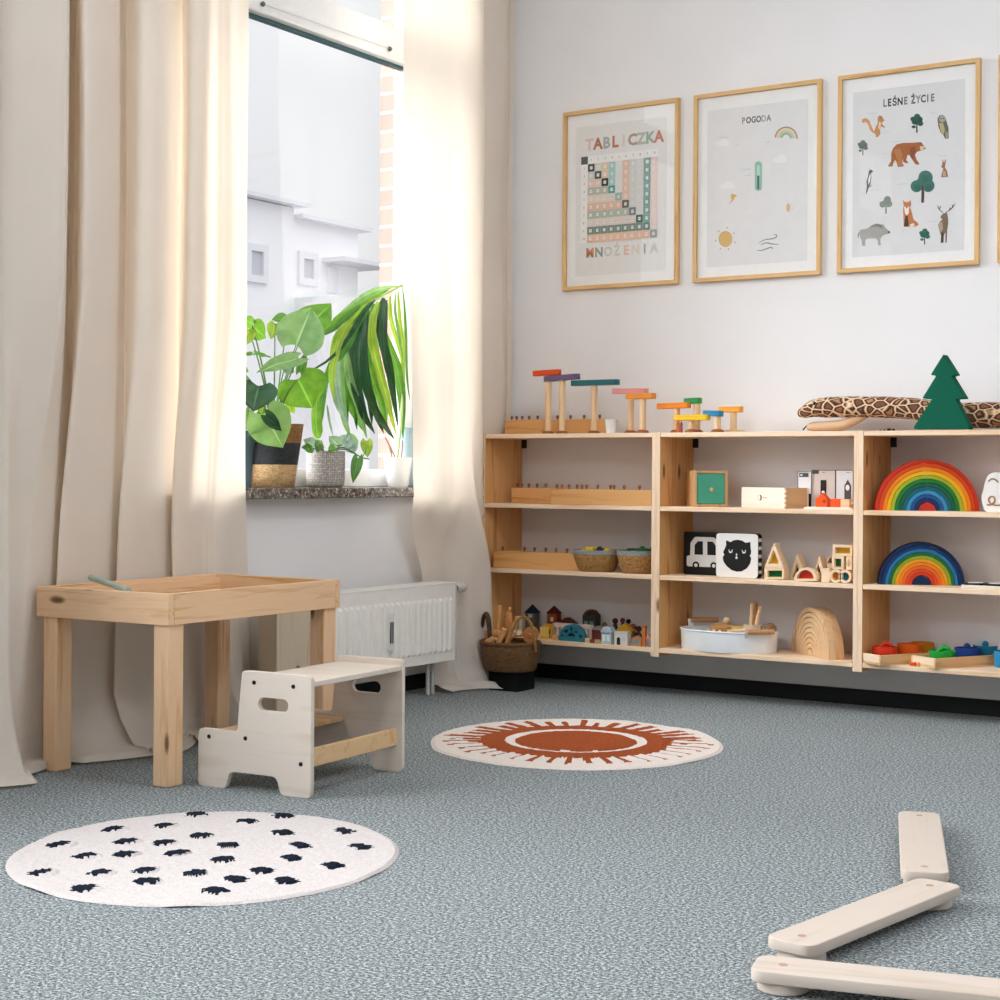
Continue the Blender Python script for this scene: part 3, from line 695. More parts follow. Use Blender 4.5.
A.px(z1_(rrect(456, 600, 478, 690, 10, 4)), 'b9d6ca'); A.px(z1_(rrect(458, 684, 474, 795, 6, 4)), '4f6b62')
A.px(z2_(pe(204, 472, 55, 64)), 'cfa867'); A.px(z2_(pe(204, 472, 50, 58)), 'd6b274')
for (x, y) in ((217, 383), (272, 425), (279, 498), (228, 553), (162, 549), (126, 486), (151, 411)): A.px(z2_(pe(x, y, 5, 8, 8)), 'a9a292')
A.px(z2_([(252, 108), (300, 122), (272, 145), (276, 152), (232, 196), (256, 150), (244, 146)]), 'd9b36a')
A.px(z2_(pe(706, 222, 16, 36, 16)), 'd8b88c')
for x, y in ((700, 176), (735, 195), (740, 232), (722, 262)): A.px(z2_(pe(x, y, 6, 3, 8)), 'c9b79a')
def stroke(pts, w_):
    c = catmull([(x, y, 0) for x, y in pts], 6); L_, R_ = [], []
    for i, p in enumerate(c):
        d = (c[min(i+1, len(c)-1)]-c[max(i-1, 0)]).normalized(); n_ = Vector((-d.y, d.x, 0))*w_*(.35+.65*math.sin(PI*(i+.5)/len(c))); L_.append((p+n_)[:2]); R_.append((p-n_)[:2])
    return L_+R_[::-1]
for pts in ([(470, 505), (520, 478), (580, 470), (612, 455), (608, 436), (590, 440)], [(485, 520), (530, 503), (575, 512), (630, 515)], [(455, 565), (500, 562), (545, 545), (575, 540), (580, 555)]): A.px(z2_(stroke(pts, 5)), '8b9092')
for cx, cy in ((180, 430), (215, 770), (640, 560)):
    pts = pe(cx, cy, 60, 22); A.px(z1_(pts), 'eceaea'); A.px(z1_(pe(cx+15, cy-18, 32, 22)), 'ecebeb')
for (x, y, l) in ((150, 380, 70), (290, 438, 22), (520, 418, 40), (330, 635, 80), (355, 683, 55)): A.px(z1_([(x, y), (x+l, y-6), (x+l, y), (x, y+6)]), 'cdcdcd')
A.done()
# 3: forest animals
o, W, H = PO[2]; A = Art(o)
A.rect(-.205, .055, .205, .655, 'dededf')
z3 = zm(850, 80, .125); z4 = zm(850, 170, .125)
for i, (chh, x) in enumerate(zip('LEŚNE ŻYCIE', [278, 316, 357, 401, 445, 0, 506, 546, 586, 622, 660])):
    if chh != ' ': A.ptxt(chh, (850+x*.125, 80+(188-.115*(x-278))*.125), .037, ['77797a', '3f4142', '4b4d4e', '2e3031', '77797a', '', '3b3d3e', '85878a', '5b5d5f', '6a6c6e', '77797b'][i], .0014, .72)
def tree(f, cx, cy, s, c, tr, blobs, dark=None):
    A.px(f([(cx-4*s, cy), (cx+4*s, cy), (cx+5*s, cy+58*s), (cx-5*s, cy+58*s)]), tr)
    for (x, y, rx_, ry_) in blobs: A.px(f(pe(cx+x*s, cy+y*s, rx_*s, ry_*s, 14)), c)
    if dark: 
        for (x, y, rx_, ry_) in blobs[:3]: A.px(f(pe(cx+x*s+4*s, cy+y*s+6*s, rx_*s*.5, ry_*s*.5, 12)), dark)
PB_ = [(-12, -12, 22, 18), (14, -28, 24, 20), (-24, -30, 18, 16), (22, -2, 20, 17), (2, -48, 20, 16), (-20, 20, 14, 10)]
tree(z3, 535, 350, 1.25, '2f5f4d', '4a4238', PB_, '24493c'); tree(z3, 103, 545, 1.0, '6e7c6f', '77756c', PB_, '5f6c61'); tree(z4, 597, 535, 1.05, '3d7062', '54605c', PB_, '2f5a4f')
RB = [(-32, -32, 34, 32), (30, -34, 34, 32), (0, -68, 34, 32), (0, -20, 30, 24)]
A.px(z4([(572, 170), (596, 170), (592, 262), (570, 262)]), '5c4a3c')
for x, y, r_ in ((533, 130, 48), (625, 125, 52), (605, 62, 58), (575, 110, 50)): A.px(z4(pe(x, y, r_, r_*1.0)), '47756a')
for x, y, r_ in ((540, 140, 25), (630, 140, 28), (600, 70, 28)): A.px(z4(pe(x, y, r_, r_)), '3d6a5e')
A.px(z4([(573, 120), (590, 120), (592, 262), (570, 262)]), '5c4a3c')
A.px(z4([(283, 290), (294, 290), (294, 350), (283, 350)]), '7a786c')
for x, y, r_ in ((262, 275, 26), (310, 270, 28), (300, 237, 28), (285, 262, 24)): A.px(z4(pe(x, y, r_, r_)), '7f8b80')
# squirrel
A.px(z3([(95, 335), (100, 312), (125, 303), (152, 320), (168, 360), (190, 405), (205, 425), (185, 425), (160, 400), (145, 355), (125, 335), (108, 345)]), 'd09a6c')
A.px(z3([(222, 300), (235, 284), (256, 288), (266, 308), (276, 325), (262, 335), (254, 350), (276, 372), (280, 384), (262, 378), (248, 366), (240, 400), (244, 432), (222, 458), (205, 456), (208, 440), (190, 420), (205, 380), (222, 345)]), 'c18a58')
A.px(z3([(236, 330), (250, 345), (240, 380), (236, 400), (226, 380)]), 'e6cfb4')
A.px(z3(pe(246, 304, 4, 4, 8)), '33261d')
# owl
A.px(z3([(700, 310), (715, 284), (742, 278), (762, 295), (772, 330), (788, 380), (790, 430), (792, 468), (762, 470), (745, 440), (725, 420), (706, 370)]), '6c6a5e')
A.px(z3(pe(738, 312, 26, 28)), 'a5a59b'); A.px(z3(pe(728, 308, 5, 5, 8)), '2b2b2b'); A.px(z3(pe(748, 308, 5, 5, 8)), '2b2b2b')
A.px(z3([(712, 345), (745, 345), (760, 400), (748, 440), (730, 420)]), 'b9ad86'); A.px(z3([(762, 410), (788, 420), (788, 466), (766, 466)]), '9a9680')
# bear
A.px(z3([(305, 685), (330, 650), (330, 590), (345, 545), (375, 515), (430, 503), (500, 503), (545, 498), (575, 502), (590, 525), (607, 548), (590, 560), (560, 568), (535, 575), (520, 600), (535, 640), (555, 668), (550, 678), (525, 675), (500, 640), (475, 600), (462, 600), (450, 640), (468, 660), (455, 668), (425, 655), (425, 625), (418, 660), (432, 690), (385, 697), (372, 655), (362, 640), (345, 670), (342, 690), (312, 694)]), 'a5663f')
A.px(z3([(350, 560), (400, 545), (420, 600), (412, 660), (425, 690), (390, 694), (380, 640)]), 'b67c50')
A.px(z3([(480, 540), (520, 530), (530, 580), (500, 640), (480, 600)]), '8d5333'); A.px(z3([(560, 530), (590, 530), (604, 548), (585, 560), (562, 560)]), 'd9c3a6'); A.px(z3(pe(566, 505, 8, 7, 10)), '6d4630'); A.px(z3(pe(598, 548, 6, 5, 8)), '3a2d26')
# hare
A.px(z3([(742, 632), (748, 655), (755, 660), (764, 632), (768, 640), (764, 668), (760, 700), (778, 730), (786, 775), (730, 780), (735, 745), (748, 710), (730, 695), (738, 675)]), 'a37a5f'); A.px(z3([(745, 725), (765, 730), (768, 770), (742, 770)]), 'c9ab92')
# woodpecker
A.px(z4([(160, -5), (182, 5), (186, 14), (170, 22), (172, 60), (165, 110), (148, 145), (132, 195), (128, 180), (136, 130), (132, 95), (145, 50), (150, 15)]), '5b5654'); A.px(z4([(160, 30), (170, 40), (160, 100), (145, 118), (145, 80)]), 'e6e0da'); A.px(z4(stroke([(150, 140), (165, 130), (178, 122)], 3)), '6b6460')
# fox
A.px(z4([(424, 240), (438, 255), (456, 258), (474, 252), (486, 240), (490, 275), (482, 300), (498, 350), (508, 395), (545, 425), (550, 440), (520, 455), (430, 455), (428, 380), (425, 320), (430, 290)]), 'c07a4c')
A.px(z4([(434, 290), (456, 300), (476, 290), (470, 345), (455, 365), (440, 345)]), 'efe9e4'); A.px(z4([(445, 365), (462, 365), (470, 430), (465, 452), (432, 452), (436, 425)]), '4a3a33'); A.px(z4(pe(455, 302, 6, 5, 8)), '6a6a70'); A.px(z4([(480, 435), (510, 425), (520, 450), (478, 455)]), 'e9d8c8')
# boar
A.px(z4([(70, 500), (85, 478), (140, 468), (175, 440), (215, 428), (258, 438), (268, 432), (275, 450), (300, 478), (322, 490), (320, 508), (290, 515), (262, 525), (245, 548), (242, 580), (252, 598), (228, 605), (220, 560), (205, 548), (150, 548), (128, 555), (120, 590), (130, 605), (98, 608), (95, 570), (80, 535)]), 'a8a5a0')
A.px(z4([(150, 462), (215, 430), (255, 440), (262, 470), (215, 450)]), '85817c'); A.px(z4(pe(312, 498, 9, 9, 10)), '6a6664'); A.px(z4(stroke([(76, 500), (66, 520), (70, 545)], 4)), '77736f')
# deer
A.px(z4([(725, 372), (745, 350), (760, 345), (772, 338), (778, 350), (785, 385), (786, 430), (778, 480), (774, 582), (764, 582), (764, 500), (752, 520), (748, 582), (726, 584), (730, 530), (712, 470), (706, 440), (722, 412), (740, 395), (728, 385)]), '7c6a56')
A.px(z4([(712, 430), (738, 410), (745, 470), (728, 500), (712, 465)]), 'b39f86'); A.px(z4([(730, 500), (750, 500), (748, 582), (728, 582)]), '4b423b')
for pts in ([(748, 345), (725, 325), (708, 305), (702, 282)], [(712, 310), (722, 300), (722, 286)], [(765, 340), (795, 322), (825, 295), (842, 268)], [(815, 303), (822, 290), (818, 274)], [(795, 322), (800, 308), (796, 300)]): A.px(z4(stroke(pts, 4)), '5d4f43')
for (x, y, l) in ((130, 268, 95), (640, 263, 55), (335, 492, 140), (270, 418, 55), (660, 435, 22), (710, 608, 60), (255, 590, 35)): A.px(z3([(x, y), (x+l, y-7), (x+l, y-3), (x, y+4)]), 'c6c6c8')
for (x, y, l) in ((370, 115, 90), (165, 158, 75), (340, 190, 18), (625, 412, 70), (415, 480, 25), (800, 495, 25), (805, 40, 25)): A.px(z4([(x, y), (x+l, y-7), (x+l, y-3), (x, y+4)]), 'c6c6c8')
A.done()
o, W, H = PO[3]; A = Art(o); A.rect(-.205, .055, .205, .655, 'e2e2e2'); A.done()

# ------------------------------------------------------------------ toys: knobbed cylinder blocks
KNOBW = wood('8f5c36', '6b4024', 2, 2, .4, False)
def knob_block(label, p0, p1, Y, lv, top, knobs, dep=.07, col=None):
    a = on(p0, Y, lv); b = on(p1, Y, lv); L = b.x-a.x; H = hgt((p0+p1)/2, top, Y)-a.z
    o = thing('cylinder_block', label, 'cylinder block', a, 0, 'knobbed cylinder blocks'); W = honey(0)
    MB().box((0, 0, 0), (L, dep, H)).build('block', W, o, .0025)
    for i, k in enumerate(knobs):
        x = on(k, Y+dep/2, lv).x-a.x
        MB().lathe([(.003, H-.004), (.003, H+.004), (.005, H+.007), (.0062, H+.012), (.005, H+.017), (.001, H+.0185)], 14, 0, Matrix.Translation((x, dep/2, 0))).build('knob', KNOBW, o)
    return o
knob_block('long honey coloured knobbed block behind the marble run on top of the shelves', 504, 604, -.13, 0, 419.5, [511.4, 516, 521.6, 528.6, 537, 557, 570, 583.6, 599])
knob_block('knobbed block at the back of the upper shelf, half behind a longer one', 511, 560, -.165, 1, 488, [517.5, 521.8, 528.8, 537, 545.6])
knob_block('longest knobbed block on the front edge of the upper shelf', 550.5, 651.5, -.275, 1, 489.5, [557, 562, 569, 577, 582, 586.5, 597.6, 610.5, 614, 624, 639.5])
knob_block('knobbed block beside the small straw baskets', 493.5, 583, -.255, 2, 552.5, [503, 525, 535, 546, 556.5, 567.5])

# marble run on top of the shelves
def post_track(name, label, px, Y, toppy, track=None, col=None, base=True, rpost=.0125, tz=.0105, tilt=0, baserad=.025, basecol=None):
    a = on(px, Y, 0); o = thing(name, label, 'marble run', a, 0, 'wooden marble run towers'); zt = hgt(px, toppy, Y)-a.z
    MB().lathe([(baserad, 0), (baserad, .003), (baserad*.8, .010), (rpost, .0125)], 24).build('base', basecol or DARKWOOD, o)
    MB().lathe([(rpost, .012), (rpost, zt), (rpost*.8, zt+.0006)], 20).build('post', beech(2), o)
    if track:
        l = on(track[0], Y, 0).x-a.x; r = on(track[1], Y, 0).x-a.x
        h = tz*2; pts = rrect(l, -.017, r, .017, .012, 5); ch = rrect(l+.012, -.008, r+.02 if tilt >= 0 else r-.012, .008, .006, 4)
        M = Matrix.Translation((0, 0, zt)) @ Matrix.Rotation(tilt, 4, 'Y')
        b = MB()
        for q, dz, dh in (([pts], 0, h*.62), ([pts, rrect(l+.009, -.009, r-.009, .009, .007, 4)], h*.62, h*.38)):
            me = solid(q, dh, .001); b.mesh(me, M @ Matrix.Translation((0, 0, dz+dh/2))); bpy.data.meshes.remove(me)
        b.build('track', plain(col, .45), o, fix=True)
    return o
post_track('marble_run_tower', 'tall tower with a purple track, second from the left of the marble run', 561.5, -.20, 380.5, (544, 578.5), '6b5678', tilt=-.05)
post_track('marble_run_tower', 'tallest marble run tower with an orange red top track', 547.5, -.20, 375.5, (533, 559.5), 'd9501f', tilt=-.03)
post_track('marble_run_tower', 'marble run tower with a long teal track', 593.5, -.20, 385.5, (571, 618), '1d6166')
post_track('marble_run_tower', 'marble run tower with a pink track, behind the short orange one', 630.2, -.19, 394, (612, 647), 'd98f8b', tilt=.02)
post_track('marble_run_tower', 'marble run tower with a short orange track at the end of the first shelf unit', 642, -.245, 399, (626, 654.5), 'e08a2a')
post_track('marble_run_tower', 'low marble run tower with an orange track and a red fox-brown figure before it', 676, -.20, 408.5, (657, 689.5), 'ee8a26', tilt=-.02)
post_track('marble_run_tower', 'marble run tower with a small green track', 696.5, -.18, 403.5, (684, 700.5), '2f8f47', tilt=-.03)
post_track('marble_run_tower', 'lowest marble run tower with a wide yellow track', 691, -.245, 420.5, (674.5, 709), 'eec023', rpost=.0105)
post_track('marble_run_tower', 'low marble run tower with a blue track', 717, -.235, 416.5, (703, 722), '2a7fa8', tilt=.03)
post_track('marble_run_tower', 'marble run tower with a yellow orange track standing on a pale round foot', 733, -.16, 412.3, (718.5, 742), 'eda03a', baserad=.047, basecol=beech(0))
a = on(679, -.262, 0); o = thing('toy_figure', 'tiny red brown two pointed figure before the low orange track', 'figure', a)
MB().lathe([(.010, 0), (.0125, .006), (.011, .02), (.012, .03), (.004, .036)], 16).build('body', plain('b9654a', .5), o)
for s in (-1, 1): MB().lathe([(.005, 0), (.0001, .016)], 10, 0, Matrix.Translation((s*.008, 0, .029))).build('ear', plain('a04f38', .5), o)
a = on(610.5, -.25, 0); o = thing('cup', 'small white cup between the marble run towers', 'cup', a)
MB().lathe([(.0185, 0), (.0225, .046), (.0255, .049), (.0255, .052), (.0215, .052), (.0175, .004), (.0001, .004)], 28).build('body', WHITE, o)
MB().lathe([(.0215, .0525), (.0253, .0525), (.0253, .0535), (.0215, .0535)], 24, 0, None, False).build('rim', plain('d9d7d4', .4), o)

# plush snake
SN = thing('plush_snake', 'spotted brown plush snake stretched along the top of the shelves behind the green tree', 'plush toy', on(870, -.12, 0)); so = SN.location
def spt(px, py, Y=-.12): q = ay(px, py, Y)-so; return q
bp = [(799, 414, .012), (805, 412, .025), (814, 408.5, .034), (826, 407.5, .040), (845, 407, .041), (866, 407, .041), (890, 407.5, .041), (915, 409, .041), (940, 413, .043), (965, 415, .047), (990, 415, .048), (1020, 415, .048), (1050, 416, .046), (1070, 419, .036), (1080, 422, .012)]
c = catmull([spt(x, y) for x, y, r in bp], 5); rr = []
for i in range(len(bp)-1):
    for k in range(5): rr.append(bp[i][2]*(1-k/5)+bp[i+1][2]*k/5)
rr.append(bp[-1][2])
rr = [r*(1+.05*noise.noise((i*.6, 2, 2))) for i, r in enumerate(rr)]
MB().tube(c, rr, 20, sq=(1.25, .92)).build('body', mat_snake(), SN, smooth=3)
jw = [(808, 427.5, .010), (814, 427, .016), (826, 426.5, .0195), (840, 425.5, .02), (852, 421.5, .017), (866, 415, .012)]
MB().tube(catmull([spt(x, y) for x, y, r in jw], 4), [.01, .012, .013, .015, .0165, .0175, .0185, .019, .0195, .0195, .02, .02, .02, .0195, .019, .018, .017, .016, .015, .013, .012], 14, sq=(1.3, 1)).build('lower_jaw', plain('cfae8d', .9), SN, smooth=3)
MB().tube(catmull([spt(826, 422), spt(815, 422.5), spt(808, 425), spt(803, 430)], 5), .0025, 6).build('tongue', plain('241d1b', .8), SN)
MB().ball(spt(819, 404)+Vector((0, -.041, .0)), .0065).build('eye', plain('141414', .1), SN)
a = on(888, -.2, 0); o = thing('toy_chain', 'small black bits lying on the shelf top left of the green tree', 'chain', a)
for k, (x, s) in enumerate(((-.028, .7), (-.015, .8), (.002, 1.2), (.018, 1.0))): MB().ball((x, 0, .0045*s), .0055*s, 10, 6, 0, (1.3, 1, .8)).build('bead', BLACK, o)

# green tree
a = on(941.5, -.255, 0); o = thing('toy_tree', 'green three tiered wooden fir tree on top of the shelves', 'tree', a)
tp = [(717, 68), (783, 172), (757, 178), (825, 290), (777, 293), (845, 428), (845, 443), (568, 443), (569, 430), (660, 293), (610, 290), (680, 177), (652, 172)]
pts = []
for x, y in tp: q = ay(800+x/5, 340+y/5, -.255)-a; pts.append((q.x, max(0, q.z-.0015)))
plate('trunk_board', [roundpoly(pts, .003)], 0, .045, plain('125a45', .8, spec=.1), o, .002)

# rainbows
def rainbow(name, label, pxl, pxr, toppy, Y, lv, cols, dep=.07, core=None, rz=0, mats=None, inner=.17):
    pc = on((pxl+pxr)/2, Y, lv); dist = (pc-CAM).dot(FW); R = (pxr-pxl)/2*dist/FPX; cz = hgt((pxl+pxr)/2, toppy, Y)-pc.z
    o = thing(name, label, 'rainbow', pc, rz); n = len(cols); r0 = R*inner; dr = (R-r0)/n
    for k, c in enumerate(cols):
        ro_, ri_ = R-k*dr, R-(k+1)*dr+.0009
        plate('arch', [[(x, z*cz/R) for x, z in arch(0, ri_, ro_)]], 0, dep, mats[k] if mats else plain(c, .6), o, .0012)
    plate('core', [[(x, z*cz/R) for x, z in arch(0, 0, r0-.001)]], 0, dep, mats[-1] if mats else plain(core, .6), o, .0012)
    return o
RC = ['c8351f', 'dd4a1c', 'f08a1c', 'f3b51f', '9fb52c', '1f7a35', '17603f', '12616f', '3a8fc0', '1d5590', '13305e']
rainbow('stacking_rainbow', 'large wooden rainbow with red outer arch', 876.3, 978, 459.4, -.185, 1, RC, .065, 'c03228', rz=.44)
RC2 = ['12284d', '15366b', '2a78b0', '1f6b35', '8fa62c', 'eaa31f', 'ee8420', 'e46a20', 'd9481e', 'c93a1e']
rainbow('stacking_rainbow', 'smaller wooden rainbow with navy outer arch', 880, 964.5, 542.3, -.185, 2, RC2, .065, '142a52', rz=.44, inner=.22)
# plain wood nesting arches, turned
NW = wood('e0bd92', 'c99f6d', 2, 1.2, .5, False)
q0 = az(791.5, 651.5, ZT_[3]); q1 = az(829, 660, ZT_[3]); dd = q1-q0; an = math.atan2(dd.y, dd.x); Rn = dd.length/2
o = thing('nesting_arches', 'plain unpainted wooden nesting arches on the lowest middle shelf', 'nesting arches', (q0+q1)/2, an)
zz = 52/1629*6.05/1; kz = .172/Rn
n = 8; dr = Rn*.85/n
for k in range(n): plate('arch', [[(x, z*kz) for x, z in arch(0, Rn-(k+1)*dr+.0026, Rn-k*dr)]], 0, .06, NW, o, .001)
plate('core', [[(x, z*kz) for x, z in arch(0, 0, Rn*.15-.001)]], 0, .06, NW, o)

# ------------------------------------------------------------------ middle unit, upper shelf
a = on(694.3, -.245, 1); w_ = .127; H = hgt(694.3, 470.5, -.245)-a.z
o = thing('toy_cabinet', 'small wooden cube box with a green front door and round knob', 'box', a, .70); NWD = wood('cfa472', 'b0814f', 2, 1.5, .5, False); t_ = .010
MB().box((0, .0, 0), (t_, .12, H)).build('side_board', NWD, o, .001); MB().box((w_-t_, .0, 0), (w_, .12, H)).build('side_board', NWD, o, .001)
MB().box((t_, .0, 0), (w_-t_, .12, t_)).build('base_board', NWD, o, .001); MB().box((t_, .0, H-t_), (w_-t_, .12, H)).build('top_board', NWD, o, .001); MB().box((t_, .108, t_), (w_-t_, .118, H-t_)).build('back_board', NWD, o)
d = MB().box((t_+.0015, .002, t_+.0015), (w_-t_-.0015, .012, H-t_-.0015)).build('door', plain('4aa388', .6), o, .001)
MB().lathe([(.003, 0), (.003, .006), (.0075, .010), (.006, .017), (.001, .019)], 16, 0, Matrix.Translation((w_/2, .002, H*.48)) @ Matrix.Rotation(PI/2, 4, 'X')).build('knob', NWD, d)
# white wooden box with finger joints (turned a little)
a = az(786, 509, ZT_[1]); l = az(741.5, 508.5, ZT_[1]); a = on(785.5, -.272, 1); l = on(741.5, -.185, 1)
w_ = (a-l).length; an = math.atan2(a.y-l.y, a.x-l.x); H = hgt(763, 487.5, -.23)-a.z; dp = .115
o = thing('wooden_box', 'plain pale wooden box with finger jointed corner and small dark mark', 'box', l, an)
PWB = wood('f0e4d6', 'e6d6c4', 0, .5, .5, False); PWS = wood('d6b182', 'c2996a', 1, .8, .5, False)
MB().box((0, 0, 0), (w_-.001, .008, H)).build('front_board', PWB, o, .0006); MB().box((0, dp-.008, 0), (w_, dp, H)).build('back_board', PWB, o)
sd = MB().box((w_-.008, .008, 0), (w_, dp-.008, H)); sd.build('side_board', PWS, o); MB().box((0, .008, 0), (.008, dp-.008, H)).build('side_board', PWS, o)
fj = MB(); nj = 9
for k in range(0, nj, 2): fj.box((w_-.0075, -.0004, H*k/nj), (w_+.0004, .0078, H*(k+1)/nj))
fj.build('finger_joint', PWS, o); MB().box((.008, .008, H-.006), (w_-.008, dp-.008, H)).build('lid', PWB, o)
mk = MB(); me = solid([circ(0, 0, .011, n=20, a0=-1.4, a1=1.4)+circ(-.004, 0, .009, n=20, a0=1.2, a1=-1.2)], .0006); mk.mesh(me, Matrix.Translation((w_*.42, -.0003, H*.5)) @ XZ); bpy.data.meshes.remove(me)
for k in range(5): mk.box((w_*.42-.012+.001*k, -.0006, H*.5+.008-.004*k), (w_*.42-.0095+.001*k, 0, H*.5+.0095-.004*k))
mk.build('logo', plain('5c4136', .7), o)
for k, (x0, wq) in enumerate(((.056, .005), (.0625, .004), (.068, .005), (.0745, .004))): mk2 = MB().box((w_*.42-.04+x0, -.0005, H*.48), (w_*.42-.04+x0+wq, 0, H*.52)).build('logo_lettering', plain('b98a72', .7), o)
# illustrated cards leaning at the back
def card(label, x0, x1, y0, y1, Y, base, deco, lv=1):
    a = on(x0, Y, lv); b = on(x1, Y, lv); w_ = b.x-a.x; H = hgt((x0+x1)/2, y0, Y)-a.z
    o = thing('picture_card', label, 'card', a, 0, 'lighthouse cards on the shelf')
    MB().box((0, 0, 0), (w_, .006, H)).build('panel', plain(base, .6), o)
    fr = MB()
    for bx in (((0, 0), (.0022, H)), ((w_-.0022, 0), (w_, H)), ((0, H-.0022), (w_, H))): fr.box((bx[0][0], -.0007, bx[0][1]), (bx[1][0], 0, bx[1][1]))
    fr.build('border', plain('4d4947', .6), o)
    dm = MB(); ms = []
    for k, (pts, c) in enumerate(deco):
        m = plain(c, .7); me = solid([[(x*w_, z*H) for x, z in pts]], .0004)
        if m not in ms: ms.append(m)
        dm.mesh(me, Matrix.Translation((0, -.0009-.0002*k, 0)) @ XZ, ms.index(m)); bpy.data.meshes.remove(me)
    dm.build('print', ms, o); return o
R4 = lambda x0, z0, x1, z1: [(x0, z0), (x1, z0), (x1, z1), (x0, z1)]
card('white card with a black base, left of the two lighthouse cards', 797.5, 811.5, 471.5, 507, -.165, 'e4e4e6', [(R4(.12, .85, .78, .96), '56504c'), (R4(.2, .88, .35, .93), 'd9d9d9'), (R4(.62, .0, .98, .40), '1b1a1a')])
card('beige card showing a dark tower', 811.5, 835.5, 470, 507, -.16, 'd6c8be', [(R4(.03, .90, .3, .99), '4d4540'), (R4(.45, .93, .56, .945), '7d736d'), (R4(.38, .3, .62, .74), '2d2522')])
card('white card showing a dark pointed tower with a white round spot', 835.5, 853.3, 470, 507, -.165, 'dfe0e3', [([(.50, .05), (.88, .05), (.88, .6), (.69, .76), (.50, .6)], '55504f'), (circ(.68, .55, .11, .075), 'efeeec'), (R4(.6, .93, .82, .945), '8d8785')])
a = az(803, 508, ZT_[1]); a = on(803, -.272, 1); b = on(853, -.272, 1)
o = thing('wooden_tray', 'thin pale tray carrying the orange blocks', 'tray', a); wq = b.x-a.x
flat('base', [rrect(0, 0, wq, .085, .01)], 0, .006, PWB, o, .001)
for nm, bx in (('edge', ((0, 0), (wq, .004))), ('edge', ((0, .081), (wq, .085)))): MB().box((bx[0][0]+.008, bx[0][1], .006), (bx[1][0]-.008, bx[1][1], .0085)).build(nm, PWB, o)
ZTR = ZT_[1]+.0062
q = on(822.3, -.245, 1); o = thing('toy_house', 'orange house shaped block with a round white tip', 'block', (q.x, q.y, ZTR)); s = .024
plate('body', [[(-s, 0), (s*.75, 0), (s*.75, s*1.25), (-s*.1, s*2.15), (-s, s*1.25)]], 0, .032, plain('e8561c', .5), o, .001)
MB().ball((-s*.12, .016, s*2.2), .006).build('tip', WHITE, o); plate('window', [circ(s*.3, s*.9, .006)], -.0006, .001, plain('a83a14', .5), o)
q = on(835.3, -.245, 1); o = thing('toy_block', 'orange cube block in the middle of the tray', 'block', (q.x-.019, q.y, ZTR)); MB().box((0, 0, 0), (.037, .034, .031)).build('body', plain('e8561c', .5), o, .002); MB().lathe([(.004, .031), (.004, .0315)], 12, 0, Matrix.Translation((.018, .017, 0))).build('peg_hole', plain('8f3512', .6), o)
q = on(845.5, -.245, 1); o = thing('toy_block', 'natural wood cube block at the right end of the tray', 'block', (q.x-.019, q.y, ZTR)); MB().box((0, 0, 0), (.034, .034, .03)).build('body', beech(0), o, .002); MB().ball((.036, .017, .017), .007).build('peg', WHITE, o)

# ------------------------------------------------------------------ middle unit, second shelf: car and cat boards
def board(label, pts4, Y, base, dep, mat_front, deco, mat_side, r, rz=0, stripes=False):
    x0, x1, y0 = pts4; a = on(x0, Y, 2); b = on(x1, Y, 2); w_ = (b.x-a.x); H = hgt((x0+x1)/2, y0, Y)-a.z
    o = thing('picture_board', label, 'board', a, rz)
    plate('panel', [rrect(0, 0, w_, H, r)], .0012, dep, mat_side, o, .001)
    plate('front_face', [rrect(0.001, .001, w_-.001, H-.001, r)], 0, .0012, mat_front, o)
    dm = MB(); ms = []
    for k, (outs, c) in enumerate(deco):
        m = plain(c, .7); me = solid([[(x*w_, z*H) for x, z in pts] for pts in outs], .0003)
        if m not in ms: ms.append(m)
        dm.mesh(me, Matrix.Translation((0, -.0004-.00025*k, 0)) @ XZ, ms.index(m)); bpy.data.meshes.remove(me)
    dm.build('print', ms, o)
    if stripes:
        sb = MB()
        for k in range(5): sb.box((w_-.0002, .004, H*(.1+.18*k)), (w_+.0008, dep-.004, H*(.1+.18*k)+.012))
        sb.build('edge_marks', plain('d9d9d6', .7), o)
    return o
def cz_(pts): return [((x-45)/(500-45), (535-y)/(535-82)) for x, y in pts]
car = cz_(roundpoly([(80, 340), (118, 330), (122, 200), (170, 135), (390, 135), (440, 200), (440, 330), (470, 345), (470, 448), (80, 448)], [20, 5, 30, 40, 40, 30, 5, 20, 15, 25]))
board('black board with a white car drawing, left of the cat board', (684, 725, 532), -.165, 'x', .012, BLACK, [([car], 'd9d6d2'), ([cz_(roundpoly([(167, 322), (170, 220), (205, 180), (260, 180), (262, 322)], [2, 20, 20, 2, 2]))], '161616'), ([cz_(roundpoly([(310, 322), (310, 180), (370, 182), (402, 220), (404, 322)], [2, 2, 20, 20, 2]))], '161616'),
    ([cz_(circ(185, 432, 38))], '161616'), ([cz_(circ(383, 432, 38))], '161616'), ([cz_(circ(185, 433, 19))], 'd9d6d2'), ([cz_(circ(383, 433, 19))], 'd9d6d2')], BLACK, .006)
def ct(pts): return [((x-405)/(865-405), (552-y)/(552-92)) for x, y in pts]
cat = ct([(515, 172), (530, 170), (565, 185), (600, 165), (640, 158), (690, 165), (730, 187), (765, 180), (783, 178), (782, 225), (790, 270), (788, 300), (775, 318), (792, 345), (780, 400), (745, 450), (690, 482), (640, 488), (580, 475), (525, 435), (490, 390), (480, 345), (498, 318), (485, 290), (505, 250), (518, 215)])
smile = lambda cx: ct([(cx-22, 262), (cx-14, 262), (cx-12, 280), (cx-8, 285), (cx-5, 278), (cx-3, 278), (cx+3, 286), (cx+10, 280), (cx+14, 262), (cx+22, 262), (cx+20, 288), (cx, 300), (cx-18, 290)])
